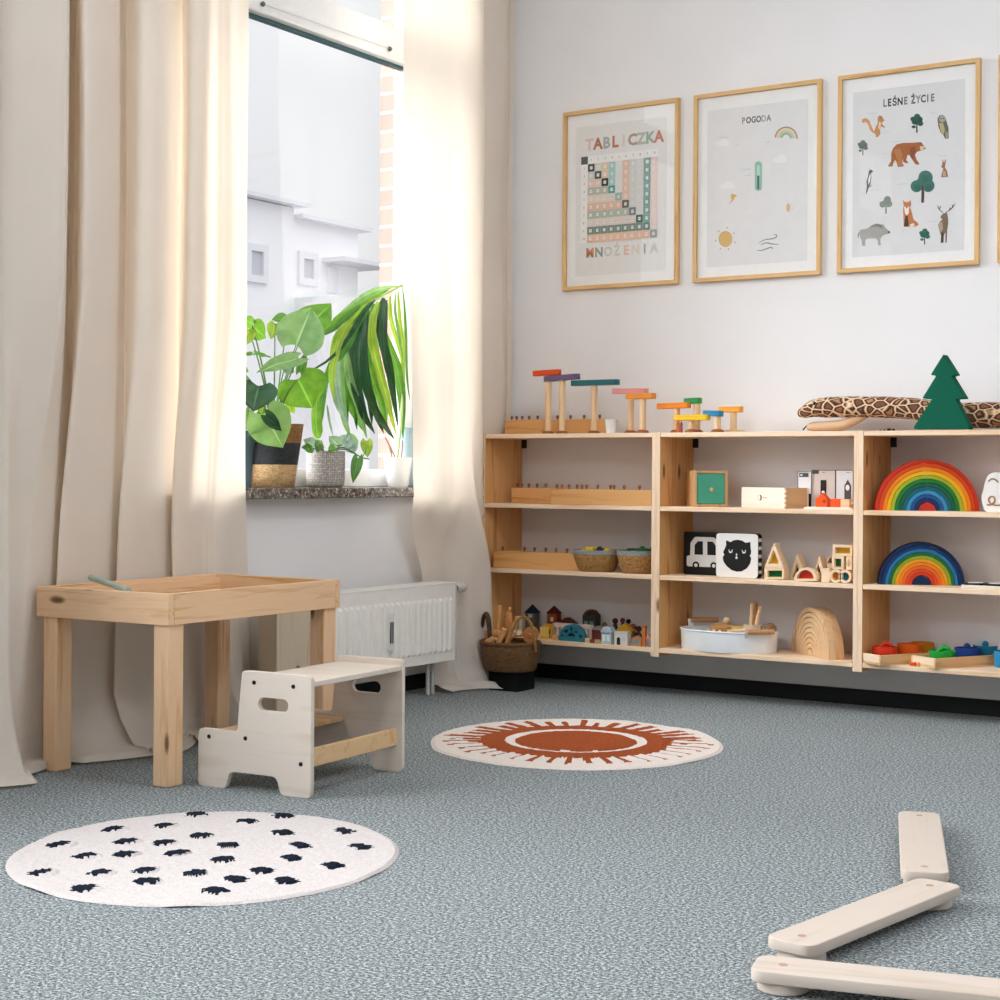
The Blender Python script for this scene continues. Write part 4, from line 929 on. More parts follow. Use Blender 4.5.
board('white rounded board with a sleepy black cat face', (716.3, 758.5, 533.3), -.235, 'x', .034, plain('e6e3df', .5), [([cat], '141515'), ([smile(567)], 'e0ddd9'), ([smile(712)], 'e0ddd9'), ([ct(circ(633, 310, 8, 10))], 'e0ddd9'), ([ct(circ(633, 345, 13, 12))], 'e0ddd9'), ([ct(circ(633, 328, 4, 12))], 'e0ddd9')], BLACK, .013, stripes=True)

# translucent gem blocks
BW = wood('ecd2b0', 'd9b78c', 0, 1.2, .5, False)
def gem(label, outer, hole, Y, col, dep=.045, zofs=0, rz=0, ground=True):
    """block frame with a tinted acrylic window; outlines given at 755,530 + .11 px steps on the plane y=Y"""
    f_ = lambda pts: [ay(755+x*.11, 530+y*.11, Y) for x, y in pts]
    P_ = f_(outer); zb = min(p.z for p in P_); x0 = min(p.x for p in P_); base = ZT_[2]+zofs
    o = thing('gem_block', label, 'block', (x0, Y, base), rz, 'wooden window blocks with coloured panes')
    loc = lambda ps: [(p.x-x0, p.z-zb) for p in ps]
    plate('frame', [roundpoly(loc(P_), .002, 2)]+([loc(f_(hole))] if hole else []), 0, dep, BW, o, .0008)
    if hole: plate('pane', [loc(f_(hole))], dep*.4, .005, mat_acrylic(col), o)
    return o
g1 = gem('rectangular wooden block with a green pane under the yellow triangle', R4(85, 345, 262, 445), R4(112, 365, 245, 425), -.25, '1c7a3c')
zt1 = hgt(774, 568, -.25)-ZT_[2]
gem('tall triangular wooden block with a yellow pane on top of the green one', [(82, 342), (262, 342), (172, 108)], [(118, 300), (216, 300), (170, 172)], -.25, 'e8b820', zofs=max(.0, ay(765, 567.7, -.25).z-ay(765, 578.6, -.25).z)+.0006)
gem('triangular block with a dark pane behind the red arch block', [(298, 445), (478, 445), (380, 215)], [(340, 430), (420, 430), (378, 300)], -.175, '16323f')
gem('half round arch block with a red pane at the shelf edge', [(355, 470)]+[(458-105*math.cos(t), 470-122*math.sin(t)) for t in [PI*k/16 for k in range(1, 16)]]+[(562, 470)], [(380, 448)]+[(456-76*math.cos(t), 448-80*math.sin(t)) for t in [PI*k/14 for k in range(1, 14)]]+[(532, 448)], -.272, 'e0402a')
gem('triangular block with a dark blue pane right of the red arch block', [(520, 460), (650, 460), (582, 225)], [(545, 425), (610, 425), (572, 300)], -.20, '154a66')
gem('small plain wooden cube among the window blocks', R4(602, 345, 680, 470), None, -.265, 'x', .04)
gem('quarter round block with an amber pane behind the rings', [(640, 470), (704, 470), (704, 235), (665, 262), (645, 305)], [(655, 320), (697, 320), (697, 260), (668, 285)], -.13, '9a6a2c')
zr = ay(775, 571.5, -.262).z
for lab, cx, colr, rr_ in (('ring shaped wooden block with an amber pane', 733, 'e0951f', 1), ('ring shaped wooden block with a teal pane', 818, '1c6f86', 1)):
    Pq = ay(755+cx*.11, 578, -.268); ctr = Pq.x; rad = .0235
    o = thing('gem_block', lab, 'block', (ctr, -.268, ZT_[2]), 0, 'wooden window blocks with coloured panes')
    plate('frame', [circ(0, rad, rad), circ(0, rad, rad*.62)], 0, .035, BW, o, .0008); plate('pane', [circ(0, rad, rad*.62)], .014, .005, mat_acrylic(colr), o)
zr2 = .0472
def topgem(label, px0, px1, h, zofs, col, Y=-.262, dep=.04, hole=True):
    a = on(px0, Y, 2); b = on(px1, Y, 2); w_ = b.x-a.x; e_ = .009
    o = thing('gem_block', label, 'block', (a.x, Y, ZT_[2]+zofs), 0, 'wooden window blocks with coloured panes')
    plate('frame', [rrect(0, 0, w_, h, .002, 2), R4(e_, e_, w_-e_, h-e_)], 0, dep, BW, o, .0008); plate('pane', [R4(e_, e_, w_-e_, h-e_)], dep*.4, .005, mat_acrylic(col), o)
topgem('square wooden block with a green pane balanced on the rings', 832.3, 844, .046, zr2, '1f7a3a')
topgem('narrow wooden block with an amber pane beside the green square', 846.5, 852.2, .046, zr2, 'a2662a')
topgem('rectangular wooden block with a yellow pane on top of the pile', 833, 852.6, .039, zr2+.0466, 'e3b41c')

# ------------------------------------------------------------------ middle unit, lowest shelf: white tub
Yc = -.175; l = on(683, Yc, 3); r = on(778, Yc, 3); rx_ = (r.x-l.x)/2; ry_ = .118; Hh = .077
TU = thing('storage_tub', 'oval white metal tub with wooden grip handles on the lowest middle shelf', 'tub', ((l.x+r.x)/2, Yc, ZT_[3]))
El = Matrix.Diagonal((rx_, ry_, 1, 1)); TW = plain('e9edf0', .35)
MB().lathe([(.955, 0), (.965, .003), (.985, Hh-.004), (.975, Hh-.004), (.955, .004), (.0001, .004)], 56, 0, El).build('body', TW, TU)
MB().tube([(rx_*.985*math.cos(2*PI*k/56), ry_*.985*math.sin(2*PI*k/56), Hh-.003) for k in range(56)], .0036, 8, closed=True).build('rim', TW, TU)
for s, ang in ((1, -.66), (-1, PI-.80)):
    # bracket arms near each end, wooden grip between them
    p1 = Vector((rx_*math.cos(ang-.27), ry_*math.sin(ang-.27), 0)); p2 = Vector((rx_*math.cos(ang+.42), ry_*math.sin(ang+.42), 0))
    out = Vector((math.cos(ang)*.6, math.sin(ang), 0)).normalized()
    g1_ = p1+out*.022+Vector((0, 0, Hh+.004)); g2_ = p2+out*.022+Vector((0, 0, Hh+.004))
    if s < 0: g1_ += -out*.03+Vector((0, 0, .018)); g2_ += -out*.03+Vector((0, 0, .018))
    gr = MB().tube([g1_, g2_], .0095, 14).build('grip', wood('c4946a', 'a5734a', 0, 1.5, .5, False), TU)
    for pp, gg in ((p1, g1_), (p2, g2_)):
        base = pp*1.0+Vector((0, 0, Hh-.02)); d_ = gg-base; sd_ = Vector((-out.y, out.x, 0))*.0105
        b = MB(); tq = out*.0012
        b.add([base-sd_*.6-tq, base+sd_*.6-tq, gg+sd_*1.1-tq+d_*.1, gg-sd_*1.1-tq+d_*.1, base-sd_*.6+tq, base+sd_*.6+tq, gg+sd_*1.1+tq+d_*.1, gg-sd_*1.1+tq+d_*.1], [(0, 1, 2, 3), (7, 6, 5, 4), (0, 4, 5, 1), (1, 5, 6, 2), (2, 6, 7, 3), (3, 7, 4, 0)])
        b.build('handle_arm', WHITE, TU, fix=True)
tz = ZT_[3]+.005; BR = beech(0); YB = plain('d9b75c', .5)
def tubpt(px, Y): q = on(px, Y, 3); return Vector((q.x, Y, tz))
p = tubpt(724, -.16); o = thing('toy_turtle', 'wooden turtle like toy with pale round feet in the white tub', 'toy animal', p)
MB().lathe([(.046, .052), (.05, .062), (.046, .08), (.03, .09), (.001, .092)], 26, 0, Matrix.Diagonal((1, .8, 1, 1))).build('shell', wood('b98a56', '96693a', 0, 2, .5, False), o)
for x in (-.042, -.02, .004): MB().ball((x, -.036, .057), .0105, 12, 8, 0, (.8, .9, 1.2)).build('foot', plain('e6d4bd', .5), o)
MB().lathe([(.02, 0), (.018, .055)], 14).build('pedestal', BR, o); MB().ball((.014, .0, .101), .0135).build('head', BR, o)
p = tubpt(741, -.18); o = thing('toy_bowl', 'small yellow wooden bowl in the white tub', 'bowl', p); MB().lathe([(.018, 0), (.03, .045), (.034, .085), (.028, .085), (.02, .05), (.001, .045)], 20).build('body', YB, o); MB().lathe([(.0345, .083), (.0355, .087), (.03, .087)], 20, 0, None, False).build('rim', BR, o)
p = tubpt(754, -.18); o = thing('peg_pot', 'pale wooden pot holding upright pegs in the white tub', 'pot', p); MB().lathe([(.026, 0), (.034, .09), (.036, .096), (.030, .096), (.026, .06), (.001, .058)], 24).build('body', plain('e3cbb0', .5), o); MB().lathe([(.006, 0), (.006, .0015)], 14, 0, Matrix.Translation((-.012, -.0325, .07)) @ Matrix.Rotation(PI/2, 4, 'X')).build('eye', plain('c9ac8c', .5), o)
for lab, dx, dy, tx, hz in (('slim wooden peg with a tip, left in the pot', -.008, .0, .004, .165), ('dark wooden peg standing between two pale pegs', .0, .008, .006, .172), ('thicker pale wooden peg leaning right in the pot', .010, -.006, .020, .155)):
    q = thing('wooden_peg', lab, 'peg', (p.x+dx, p.y+dy, tz+.06)); w2 = beech(2) if 'dark' not in lab else wood('b98350', '966235', 2, 2, .5, False)
    MB().tube([(0, 0, 0), (tx*.6, 0, (hz-.06)*.7), (tx, 0, hz-.06)], [.008, .007, .0075], 12).build('shaft', w2, q); MB().ball((tx, 0, hz-.06), .0076).build('tip', w2, q)
p = tubpt(771, -.165); o = thing('toy_ball', 'dark wooden ball at the right end of the white tub', 'ball', p); MB().ball((0, 0, .078), .024, 20, 12).build('body', wood('8a6a45', '6b4d2e', 0, 2, .5, False), o); MB().lathe([(.014, 0), (.012, .06)], 14).build('stand', BR, o)
p = tubpt(736, -.215); o = thing('toy_stick', 'short pale stick lying at the front of the white tub', 'stick', p); MB().tube([(-.03, 0, .066), (.03, .008, .074)], .0075, 10).build('shaft', BR, o); MB().ball((.03, .008, .074), .0085).build('tip', plain('e3cdb3', .5), o)

# ------------------------------------------------------------------ right unit
a = on(981, -.235, 1); w_ = .13; H = hgt(990, 472.5, -.235)-a.z
o = thing('picture_board', 'white rounded board with a curly brown line face, right of the large rainbow', 'board', a)
plate('panel', [roundpoly([(.012, 0), (w_, 0), (w_, H), (.022, H), (0, H*.35)], [.02, .02, .03, .03, .04])], 0, .014, plain('e6e3e0', .5), o, .001)
zq = .004
MB().tube(catmull([(.02, -.0005, .026), (.032, -.0005, .025), (.045, -.0005, .036), (.044, -.0005, .05), (.035, -.0005, .053), (.026, -.0005, .046), (.028, -.0005, .034), (.042, -.0005, .025), (.07, -.0005, .025)], 6), .0028, 6).build('curl', plain('9c7650', .6), o)
MB().tube(catmull([(.024, -.0005, .103), (.036, -.0005, .112), (.05, -.0005, .108), (.056, -.0005, .100)], 6), .0028, 6).build('brow', plain('9c7650', .6), o)
a = on(961, -.262, 2); o = thing('domino_tray', 'low tray with black and white cards beside the smaller rainbow', 'tray', a)
flat('base', [rrect(0, 0, .30, .09, .012)], 0, .012, plain('e0d6c8', .5), o, .001)
for k in range(4):
    c_ = flat('card', [rrect(.004+.072*k, .006, .070+.072*k, .084, .008)], .0122, .006, BLACK, o, .001); flat('picture', [circ(.037+.072*k, .045, .026, .03)], .0184, .0008, plain('e6e4e0', .6), c_)
def tray3(label, A_, L_, R_, ln=None, h=.034):
    a = az(*A_, ZT_[3]+.0); l = az(*L_, ZT_[3]); r = az(*R_, ZT_[3]); a.z = ZT_[3]
    d = r-a; an = math.atan2(d.y, d.x); L = ln or d.length; wd_ = abs((l-a).cross(d.normalized()).z)
    o = thing('sorting_tray', label, 'tray', a, an); t = .008; W = wood('ddb582', 'c89a64', 0, 1, .5, False); W2 = wood('ecd6ba', 'dcc09b', 1, 1, .5, False)
    MB().box((0, 0, 0), (L, wd_, .008)).build('base', W, o); MB().box((0, 0, .008), (L, t, h)).build('side_rail', W, o, .001); MB().box((0, wd_-t, .008), (L, wd_, h)).build('side_rail', W, o, .001)
    MB().box((0, t, .008), (t, wd_-t, h)).build('end_rail', W2, o, .001); MB().box((L-t, t, .008), (L, wd_-t, h)).build('end_rail', W2, o, .001)
    return o, L, wd_, an, a
def bowl(label, pos, col, r=.040, h=.042, lid=None, group='coloured sorting bowls'):
    o = thing('sorting_bowl', label, 'bowl', pos, 0, group)
    m = plain(col, .5); MB().lathe([(r*.86, 0), (r*.97, .006), (r, h), (r*.9, h), (r*.84, .012), (.001, .01)], 32).build('body', m, o)
    if lid == 'bead': MB().ball((.0, 0, h+.004), .012).build('bead', m, o); MB().lathe([(r*.86, h*.7), (.001, h*.7+.002)], 24).build('lid', m, o)
    if lid == 'twist':
        MB().lathe([(r*.86, h*.75), (.001, h*.8)], 24).build('lid', m, o); MB().tube([(-.022, 0, h*.8), (.005, .004, h+.012), (.024, .0, h+.006)], [.006, .009, .006], 10).build('handle', m, o)
    return o
def loc2(T, lx, ly, z): 
    o, L, wd_, an, a = T; return Vector((a.x+lx*math.cos(an)-ly*math.sin(an), a.y+lx*math.sin(an)+ly*math.cos(an), a.z+z))
T1 = tray3('shallow wooden tray holding the red and orange bowls', (880.3, 665.6), (865.5, 660.8), (920, 663.2), .27)
def bpx(px, T, f): # point inside tray along its length
    best = None
    for k in range(200):
        lx = T[1]*k/199; q = loc2(T, lx, T[2]*f, .009); s_ = q-CAM; u = 500+FPX*s_.dot(RT)/s_.dot(FW)
        if best is None or abs(u-px) < best[0]: best = (abs(u-px), q)
    return best[1]
bowl('red bowl with a twisted handle, at the left end of the trays', bpx(884.5, T1, .55), 'd43a22', .043, .046, 'twist')
bowl('orange bowl next to the red one', bpx(909.5, T1, .55), 'e2641c', .043, .05)
bowl('amber bowl at the back of the first tray', bpx(931, T1, .72), 'd98f2a', .041, .05)
T2 = tray3('shallow wooden tray holding the green and blue bowls', (935.3, 668.8), (920.5, 664.4), (1000, 664.6), .30)
bowl('bright green bowl with a round knob', bpx(942.5, T2, .5), '1f9a3c', .044, .043, 'twist')
bowl('dark blue bowl between green and light blue ones', bpx(967, T2, .6), '26479a', .043, .046, 'bead')
bowl('light blue bowl behind the dark blue one', bpx(990, T2, .65), '1f86b0', .042, .05, 'bead')
q = az(1003, 667, ZT_[3]); q.z = ZT_[3]; bowl('blue bowl standing before the tray at the photo edge', Vector((q.x, max(q.y, -.275), ZT_[3])), '2a8fc4', .030, .055)
q = az(917, 664, ZT_[3]); q = on(916, -.262, 3); o = thing('toy_beads', 'small orange pieces lying between the two trays', 'beads', q)
for k, (x, c) in enumerate(((-.012, 'e2641c'), (.0, 'd9481e'), (.012, 'eea03a'))): MB().ball((x, 0, .007), .007).build('bead', plain(c, .5), o)

# ------------------------------------------------------------------ left unit: small straw baskets
def straw_basket(label, pxl, pxr, Y, lv, h, m1, rimcol):
    l = on(pxl, Y, lv); r = on(pxr, Y, lv); R = (r.x-l.x)/2; o = thing('straw_basket', label, 'basket', ((l.x+r.x)/2, Y, l.z), 0, 'small straw baskets')
    MB().lathe([(R*.70, 0), (R*.80, .012), (R*.93, h*.6), (R*.98, h*.84), (R*.93, h*.84), (R*.72, .012), (.001, .01)], 40).build('body', m1, o, smooth=3)
    MB().lathe([(R*.985, h*.80), (R*1.0, h*.86), (R*.99, h), (R*.93, h), (R*.92, h*.82)], 40, 0, None, False).build('rim', rimcol, o)
    return o, R
GR = mat_weave('a3a5a5', '73787a', 1.3, 1)
b1, R1b = straw_basket('left small straw basket with grey rim holding yellow pieces', 576, 619, -.20, 2, .083, STRAW, GR)
b2, R2b = straw_basket('right small straw basket with grey rim holding dark green pieces', 619.5, 658, -.205, 2, .086, STRAW, GR)
rnd = random.Random(9)
def heap(base, R, z, n, cols, nm, labf, cat, grp, dark=None):
    for k in range(n):
        a = 2*PI*k/n+rnd.random()*.4; rad = R*(.25+.4*rnd.random()); zz = z+.008*rnd.random()+(.008 if k % 3 == 0 else 0)
        o = thing(nm, labf, cat, base.location+Vector((rad*math.cos(a), rad*math.sin(a), zz)), rnd.random()*3, grp)
        s = .017*(.8+.5*rnd.random())
        MB().box((-s, -s*.8, -.02), (s, s*.8, s*.7)).build('body', plain(cols[k % len(cols)], .5), o, .003)
        if k % 2 == 0: MB().lathe([(s*.4, s*.7), (s*.4, s*1.0)], 10).build('stud', plain(cols[k % len(cols)], .5), o)
heap(b1, R1b, .068, 7, ['e8c324', 'dbb51e', '23303c', 'e9cd3a'], 'toy_block', 'small yellow or dark building piece heaped in the left straw basket', 'block', 'pieces in the left straw basket')
heap(b2, R2b, .072, 7, ['1f5a3a', '174a30', '2a6b48'], 'toy_block', 'small dark green building piece heaped in the right straw basket', 'block', 'pieces in the right straw basket')
# filler discs keep the heaps from floating
for b_, R_ in ((b1, R1b), (b2, R2b)): MB().lathe([(R_*.80, .048), (.001, .05)], 24, 0, None).build('lining', plain('2a3338', .9), b_)

# ------------------------------------------------------------------ left unit, lowest shelf: toy village
VZ = ZT_[3]
def vhouse(label, pxl, pxr, ytop, Y, body, roof=None, roofk='gable', roofpx=None, dep=.05, win=None, door=None, cat='toy house', nm='toy_house', over=.004, arch_=None):
    l = on(pxl, Y, 3); r = on(pxr, Y, 3); w_ = r.x-l.x; H = hgt((pxl+pxr)/2, ytop, Y)-VZ
    o = thing(nm, label, cat, (l.x, Y, VZ), 0, 'wooden toy village'); hb = H
    if roof: hb = hgt((pxl+pxr)/2, roofpx, Y)-VZ
    outs = [R4(0, 0, w_, hb)]
    if arch_: 
        for (cx, hw, hh) in arch_: outs.append([(cx*w_-hw, .0008), (cx*w_+hw, .0008)]+circ(cx*w_, hh-hw, hw, n=10, a0=0, a1=PI))
    plate('walls', outs, 0, dep, plain(body, .6), o, .0008)
    if roof:
        if roofk == 'gable': plate('roof', [[(-over, hb), (w_+over, hb), (w_/2, H)]], -.002, dep+.004, plain(roof, .6), o, .0006)
        if roofk == 'pyramid':
            b = MB(); y0_, y1_ = -over, dep+over; b.add([(-over, y0_, hb), (w_+over, y0_, hb), (w_+over, y1_, hb), (-over, y1_, hb), (w_/2, dep/2, H)], [(3, 2, 1, 0), (0, 1, 4), (1, 2, 4), (2, 3, 4), (3, 0, 4)]); b.build('roof', plain(roof, .6), o)
        if roofk == 'mansard':
            b = MB(); y0_, y1_ = -over, dep+over; i_ = w_*.14; b.add([(-over, y0_, hb), (w_+over, y0_, hb), (w_+over, y1_, hb), (-over, y1_, hb), (i_, i_*.6, H), (w_-i_, i_*.6, H), (w_-i_, dep-i_*.6, H), (i_, dep-i_*.6, H)], [(3, 2, 1, 0), (4, 5, 6, 7), (0, 1, 5, 4), (1, 2, 6, 5), (2, 3, 7, 6), (3, 0, 4, 7)]); b.build('roof', plain(roof, .6), o, .0005)
        if roofk == 'dome': MB().lathe([(w_/2+over, hb), (w_/2+over*.6, hb+.3*(H-hb)), (w_*.35, hb+.8*(H-hb)), (w_*.15, H), (.0005, H)], 24, 0, Matrix.Translation((w_/2, dep/2, 0))).build('roof', plain(roof, .6), o)
        if roofk == 'flat': MB().box((-over, -over, hb), (w_+over, dep+over, H)).build('roof', plain(roof, .6), o, .0006)
    for (x0, z0, x1, z1, c) in (win or []): plate('window', [R4(x0*w_, z0*hb, x1*w_, z1*hb)], -.0008, .001, plain(c, .5), o)
    for (x0, x1, z1, c) in (door or []): plate('door', [[(x0*w_, .0005), (x1*w_, .0005)]+circ((x0+x1)/2*w_, z1*hb, (x1-x0)/2*w_, n=8, a0=0, a1=PI)], -.0008, .001, plain(c, .5), o)
    return o
vhouse('dark house with a deep blue pointed roof at the left back of the toy village', 526, 536, 604.3, -.06, '6b6560', '1d2c44', 'pyramid', 613, .035, [(.3, .75, .7, .95, 'c9ccd0')])
vhouse('brown tower with a dark red pointed roof and pale oval window', 548, 557.5, 605.5, -.07, '8f4a2a', '55201a', 'pyramid', 613.5, .035, [(.35, .62, .65, .82, 'd9c5a8')])
vhouse('long dark red roofed house behind the teal arch', 557.8, 574, 617.8, -.06, '70402c', '5a231b', 'gable', 624, .04)
vhouse('dark green tower with a brown domed roof', 583.3, 596, 609.8, -.08, '3a4541', '54322a', 'dome', 615, .045, [(.12, .5, .42, .72, '8d948c'), (.55, .5, .85, .72, '8d948c')])
vhouse('light yellow upright block beside the wicker basket', 541, 547.2, 627, -.262, 'dcb45c', None, dep=.02, win=[(.1, .15, .9, .22, 'b08a3c')])
vhouse('deeper yellow block behind the light yellow one', 543.8, 552.2, 624, -.215, 'c69334', None, dep=.02, win=[(.55, .3, .9, .6, '5a4a2a')])
vhouse('pinkish white long house with dark arches behind the teal arch', 553, 591, 624.3, -.19, 'd3c2ba', None, dep=.03, arch_=[(.08, .006, .045), (.2, .006, .045), (.32, .006, .045), (.84, .006, .045), (.95, .005, .045)])
a = on(559.2, -.262, 3); b = on(585.8, -.262, 3); w_ = b.x-a.x; R = w_/2; H = hgt(572, 624.3, -.262)-VZ; kz = H/R
o = thing('toy_bridge', 'teal half round arch with cut out shapes at the front of the toy village', 'toy bridge', ((a.x+b.x)/2, -.262, VZ))
e_ = lambda pts: [(x*R, z*R*kz) for x, z in pts]
plate('arch', [e_(arch(0, 0, 1)), e_([(-.30, .30), (.32, .28), (.22, .42), (0, .50), (-.2, .44)]), e_([(-.62, .58), (-.30, .70), (-.25, .52), (-.5, .48)]), e_([(-.12, .62), (.02, .62), (.02, .85), (-.12, .83)]), e_([(.22, .62), (.5, .62), (.35, .46)]), e_([(.52, .26), (.82, .22), (.70, .46)]), e_([(-.82, .28), (-.62, .28), (-.7, .45)])], 0, .022, plain('2b6f80', .55), o, .0006)
plate('backing', [e_(arch(0, 0, .97))], .0225, .003, plain('173f50', .6), o)
vhouse('small natural cube left of the teal arch', 553.3, 558.7, 635.5, -.266, 'c8935a', None, dep=.016, nm='toy_block', cat='block')
vhouse('small pale cube right of the teal arch', 585.9, 590.2, 638.2, -.27, 'd9b48a', None, dep=.013, nm='toy_block', cat='block')
vhouse('small pale cube before the brown tower', 595.5, 600.2, 639.8, -.272, 'c7a27a', None, dep=.013, nm='toy_block', cat='block')
vhouse('flat brown piece lying before the brown tower', 590.6, 595, 640, -.268, '7a4a2c', None, dep=.02, nm='toy_block', cat='block')
vhouse('dark red brown tower with a rounded grey top', 593, 602, 626, -.18, '6a332c', '7d7470', 'dome', 630, .035)
vhouse('light blue house with two windows and mansard roof', 602.3, 611.6, 627, -.268, 'b5c9cd', '9fb0bb', 'mansard', 632.5, .035, [(.12, .25, .42, .82, 'dfeaf0'), (.58, .25, .88, .82, 'dfeaf0'), (.12, .88, .42, .93, '3a4a52'), (.58, .88, .88, .93, '3a4a52')])
vhouse('white flat roofed house with a black arched door', 615.2, 628.3, 632, -.268, 'd6d3cb', 'c9c9c6', 'flat', 634, .03, [(.62, .35, .84, .75, 'c3c8d2')], [(.20, .46, .52, '151515')], over=.0015)
vhouse('yellow roofed house behind the white one', 617, 631, 624.2, -.17, '9a7428', 'c4952a', 'gable', 631, .035)
vhouse('small tan house with a blue grey gable window', 632.3, 641.6, 635.8, -.272, 'b98a62', 'a87b58', 'gable', 639.5, .022, [(.2, .3, .8, .98, '6f8f92')])
vhouse('narrow orange tower near the right end of the village', 642.8, 646, 626, -.262, 'c4743a', 'a85a28', 'flat', 628, .014, over=.0008)
vhouse('tiny pink and blue house at the right end of the village', 646.4, 651.5, 634.5, -.255, 'a98a86', 'd39a86', 'gable', 639.5, .02, [(.2, .3, .8, .8, '7d93a0')])
for lab, px, py, c, r in (('dark brown round figure at the top left of the yellow roof', 616, 621, '4a2a1c', .0115), ('red brown pointed figure behind the yellow roof', 623.5, 620.5, '5f2a1c', .010), ('black round figure behind the yellow roof', 629.3, 621.5, '161514', .010), ('brown round figure right of the yellow roof', 634, 627, '7a4632', .013), ('dark brown round figure beside the orange tower', 639.5, 629, '3f281e', .012), ('wooden dome top figure behind the light blue house', 605.5, 625, '8a6238', .012)):
    q = on(px, -.10, 3); z = hgt(px, py, -.10)-VZ
    o = thing('toy_figure', lab, 'figure', q, 0, 'wooden toy village'); m = plain(c, .6); MB().lathe([(r*1.2, 0), (r*1.1, z*.5), (r*.6, z-r)], 16).build('body', m, o); MB().ball((0, 0, z), r).build('head', m, o)

# ------------------------------------------------------------------ wicker basket of wooden toys on an added black block standing in for the dark below
Yb = -.40; l = ay(481.5, 650, Yb); r = ay(539.5, 650, Yb); cxb = (l.x+r.x)/2; Rb = (r.x-l.x)/2*.90; zb0 = ay(508, 673, Yb-.085).z; zb1 = ay(510, 645.5, Yb-.10).z
struct(MB().box((cxb-.065, Yb-.05, 0), (cxb+.065, Yb+.075, zb0-.001)).build('trim_4', plain('0e0f10', .8)))  # added black block, stands in for the dark below the basket
WB = thing('wicker_basket', 'dark wicker basket with two loop handles, full of wooden toys', 'basket', (cxb, Yb, zb0)); hb = zb1-zb0
WK = mat_weave('76532c', '25160a', .8, 1.5)
El = Matrix.Diagonal((1, .9, 1, 1))
MB().lathe([(Rb*.80, 0), (Rb*.88, .008), (Rb*.99, hb*.6), (Rb, hb), (Rb*.94, hb), (Rb*.84, .012), (.001, .01)], 48, 0, El).build('body', WK, WB, smooth=3)
MB().tube([(Rb*.985*math.cos(2*PI*k/40), Rb*.9*.985*math.sin(2*PI*k/40), hb+.001*(k % 2)) for k in range(40)], .007, 8, closed=True).build('rim', WK, WB)
def loop(cx, cy, hw, top, rot, lean):
    pts = []
    for k in range(17):
        a = PI*k/16; x = -hw*math.cos(a); z = hb*.75+(top-hb*.75)*math.sin(a); pts.append(Vector((cx+x*math.cos(rot)+lean[0]*math.sin(a), cy+x*math.sin(rot)+lean[1]*math.sin(a), z)))
    return pts
ht = ay(528, 616, Yb).z-zb0; ax_ = lambda px: on(px, Yb, 3).x-cxb
MB().tube(loop(ax_(529), -.045, .052, ht, .5, (.005, 0)), .0075, 8, sq=(1.3, .8)).build('handle', STRAW, WB, smooth=3)
MB().tube(loop(ax_(487), .0, .045, ht, -.6, (-.002, 0)), .0075, 8, sq=(1.3, .8)).build('handle', mat_weave('5a4024', '2a1a0c', .8, 1.5), WB, smooth=3)
MB().lathe([(Rb*.90, hb*.72), (.001, hb*.74)], 30, 0, El).build('lining', plain('2a1c12', .9), WB)
def tpos(px, py, dy=0): q = ay(px, py, Yb+dy); return q
HW = wood('d99f64', 'b87c44', 2, 2, .5, False); HW2 = wood('b97a42', '915a2b', 0, 2, .5, False)
def rod(label, p0, p1, r, dy=0, m=HW, nm='wooden_rod'):
    a = tpos(*p0, dy); b = tpos(*p1, dy); o = thing(nm, label, 'wooden toy', a, 0, 'wooden toys in the wicker basket'); MB().tube([(0, 0, 0), b-a], r, 14).build('shaft', m, o); MB().tube([(b-a)*.985, (b-a)*1.003], r*.8, 12).build('end_face', plain('e3c7a3', .6), o); return o
rod('upright wooden rod sticking out highest in the wicker basket', (498.5, 640), (500.3, 605.5), .0095, .02)
rod('thick slanted wooden rod at the front of the basket', (498, 645), (504.5, 629), .0115, -.06)
rod('thin slanted wooden rod right of the thick one', (506, 645), (511, 633), .008, -.06)
rod('short wooden rod with a pale end in the basket middle', (509, 640), (513, 632), .008, -.045)
rod('small rod lying at the left rim of the basket', (486, 642), (492.5, 638), .0075, -.05)
rod('second small rod lying at the left rim of the basket', (490, 643), (496, 638.5), .0075, -.06)
q = tpos(508.5, 632, .01); o = thing('toy_pot', 'tall rounded wooden pot shape standing in the basket', 'wooden toy', q, 0, 'wooden toys in the wicker basket')
MB().lathe([(.016, -.03), (.021, 0), (.022, .03), (.018, .06), (.012, .078), (.004, .083)], 24, 0, Matrix.Diagonal((1, .8, 1, 1))).build('body', HW2, o); MB().lathe([(.005, .083), (.007, .088), (.007, .094), (.001, .097)], 12, 0, Matrix.Translation((.006, 0, 0))).build('knob', HW, o)
q = tpos(495, 636, .0); o = thing('toy_plank_car', 'slotted wooden block lying in the left half of the basket', 'wooden toy', q, .1, 'wooden toys in the wicker basket')
MB().box((-.034, -.02, -.02), (.032, .02, -.004)).build('lower_plank', HW2, o, .003); MB().box((-.034, -.02, .004), (.032, .02, .022)).build('upper_plank', HW, o, .003); MB().box((.004, -.018, -.004), (.03, .018, .004)).build('spacer', HW2, o)
q = tpos(531, 640, .01); o = thing('toy_disc', 'round wooden disc leaning at the right end of the basket', 'wooden toy', q, 0, 'wooden toys in the wicker basket')
MB().lathe([(.032, -.005), (.034, 0), (.032, .005)], 28, 0, Matrix.Translation((0, 0, .02)) @ Matrix.Rotation(1.2, 4, 'X')).build('disc', HW2, o); MB().lathe([(.008, 0), (.008, .01)], 12, 0, Matrix.Translation((.0, -.006, .02)) @ Matrix.Rotation(PI/2+.3, 4, 'X')).build('hub', HW, o)
q = tpos(518, 633, -.01); o = thing('toy_axle', 'pair of small pale wheels on an axle in the basket', 'wooden toy', q, 0, 'wooden toys in the wicker basket')
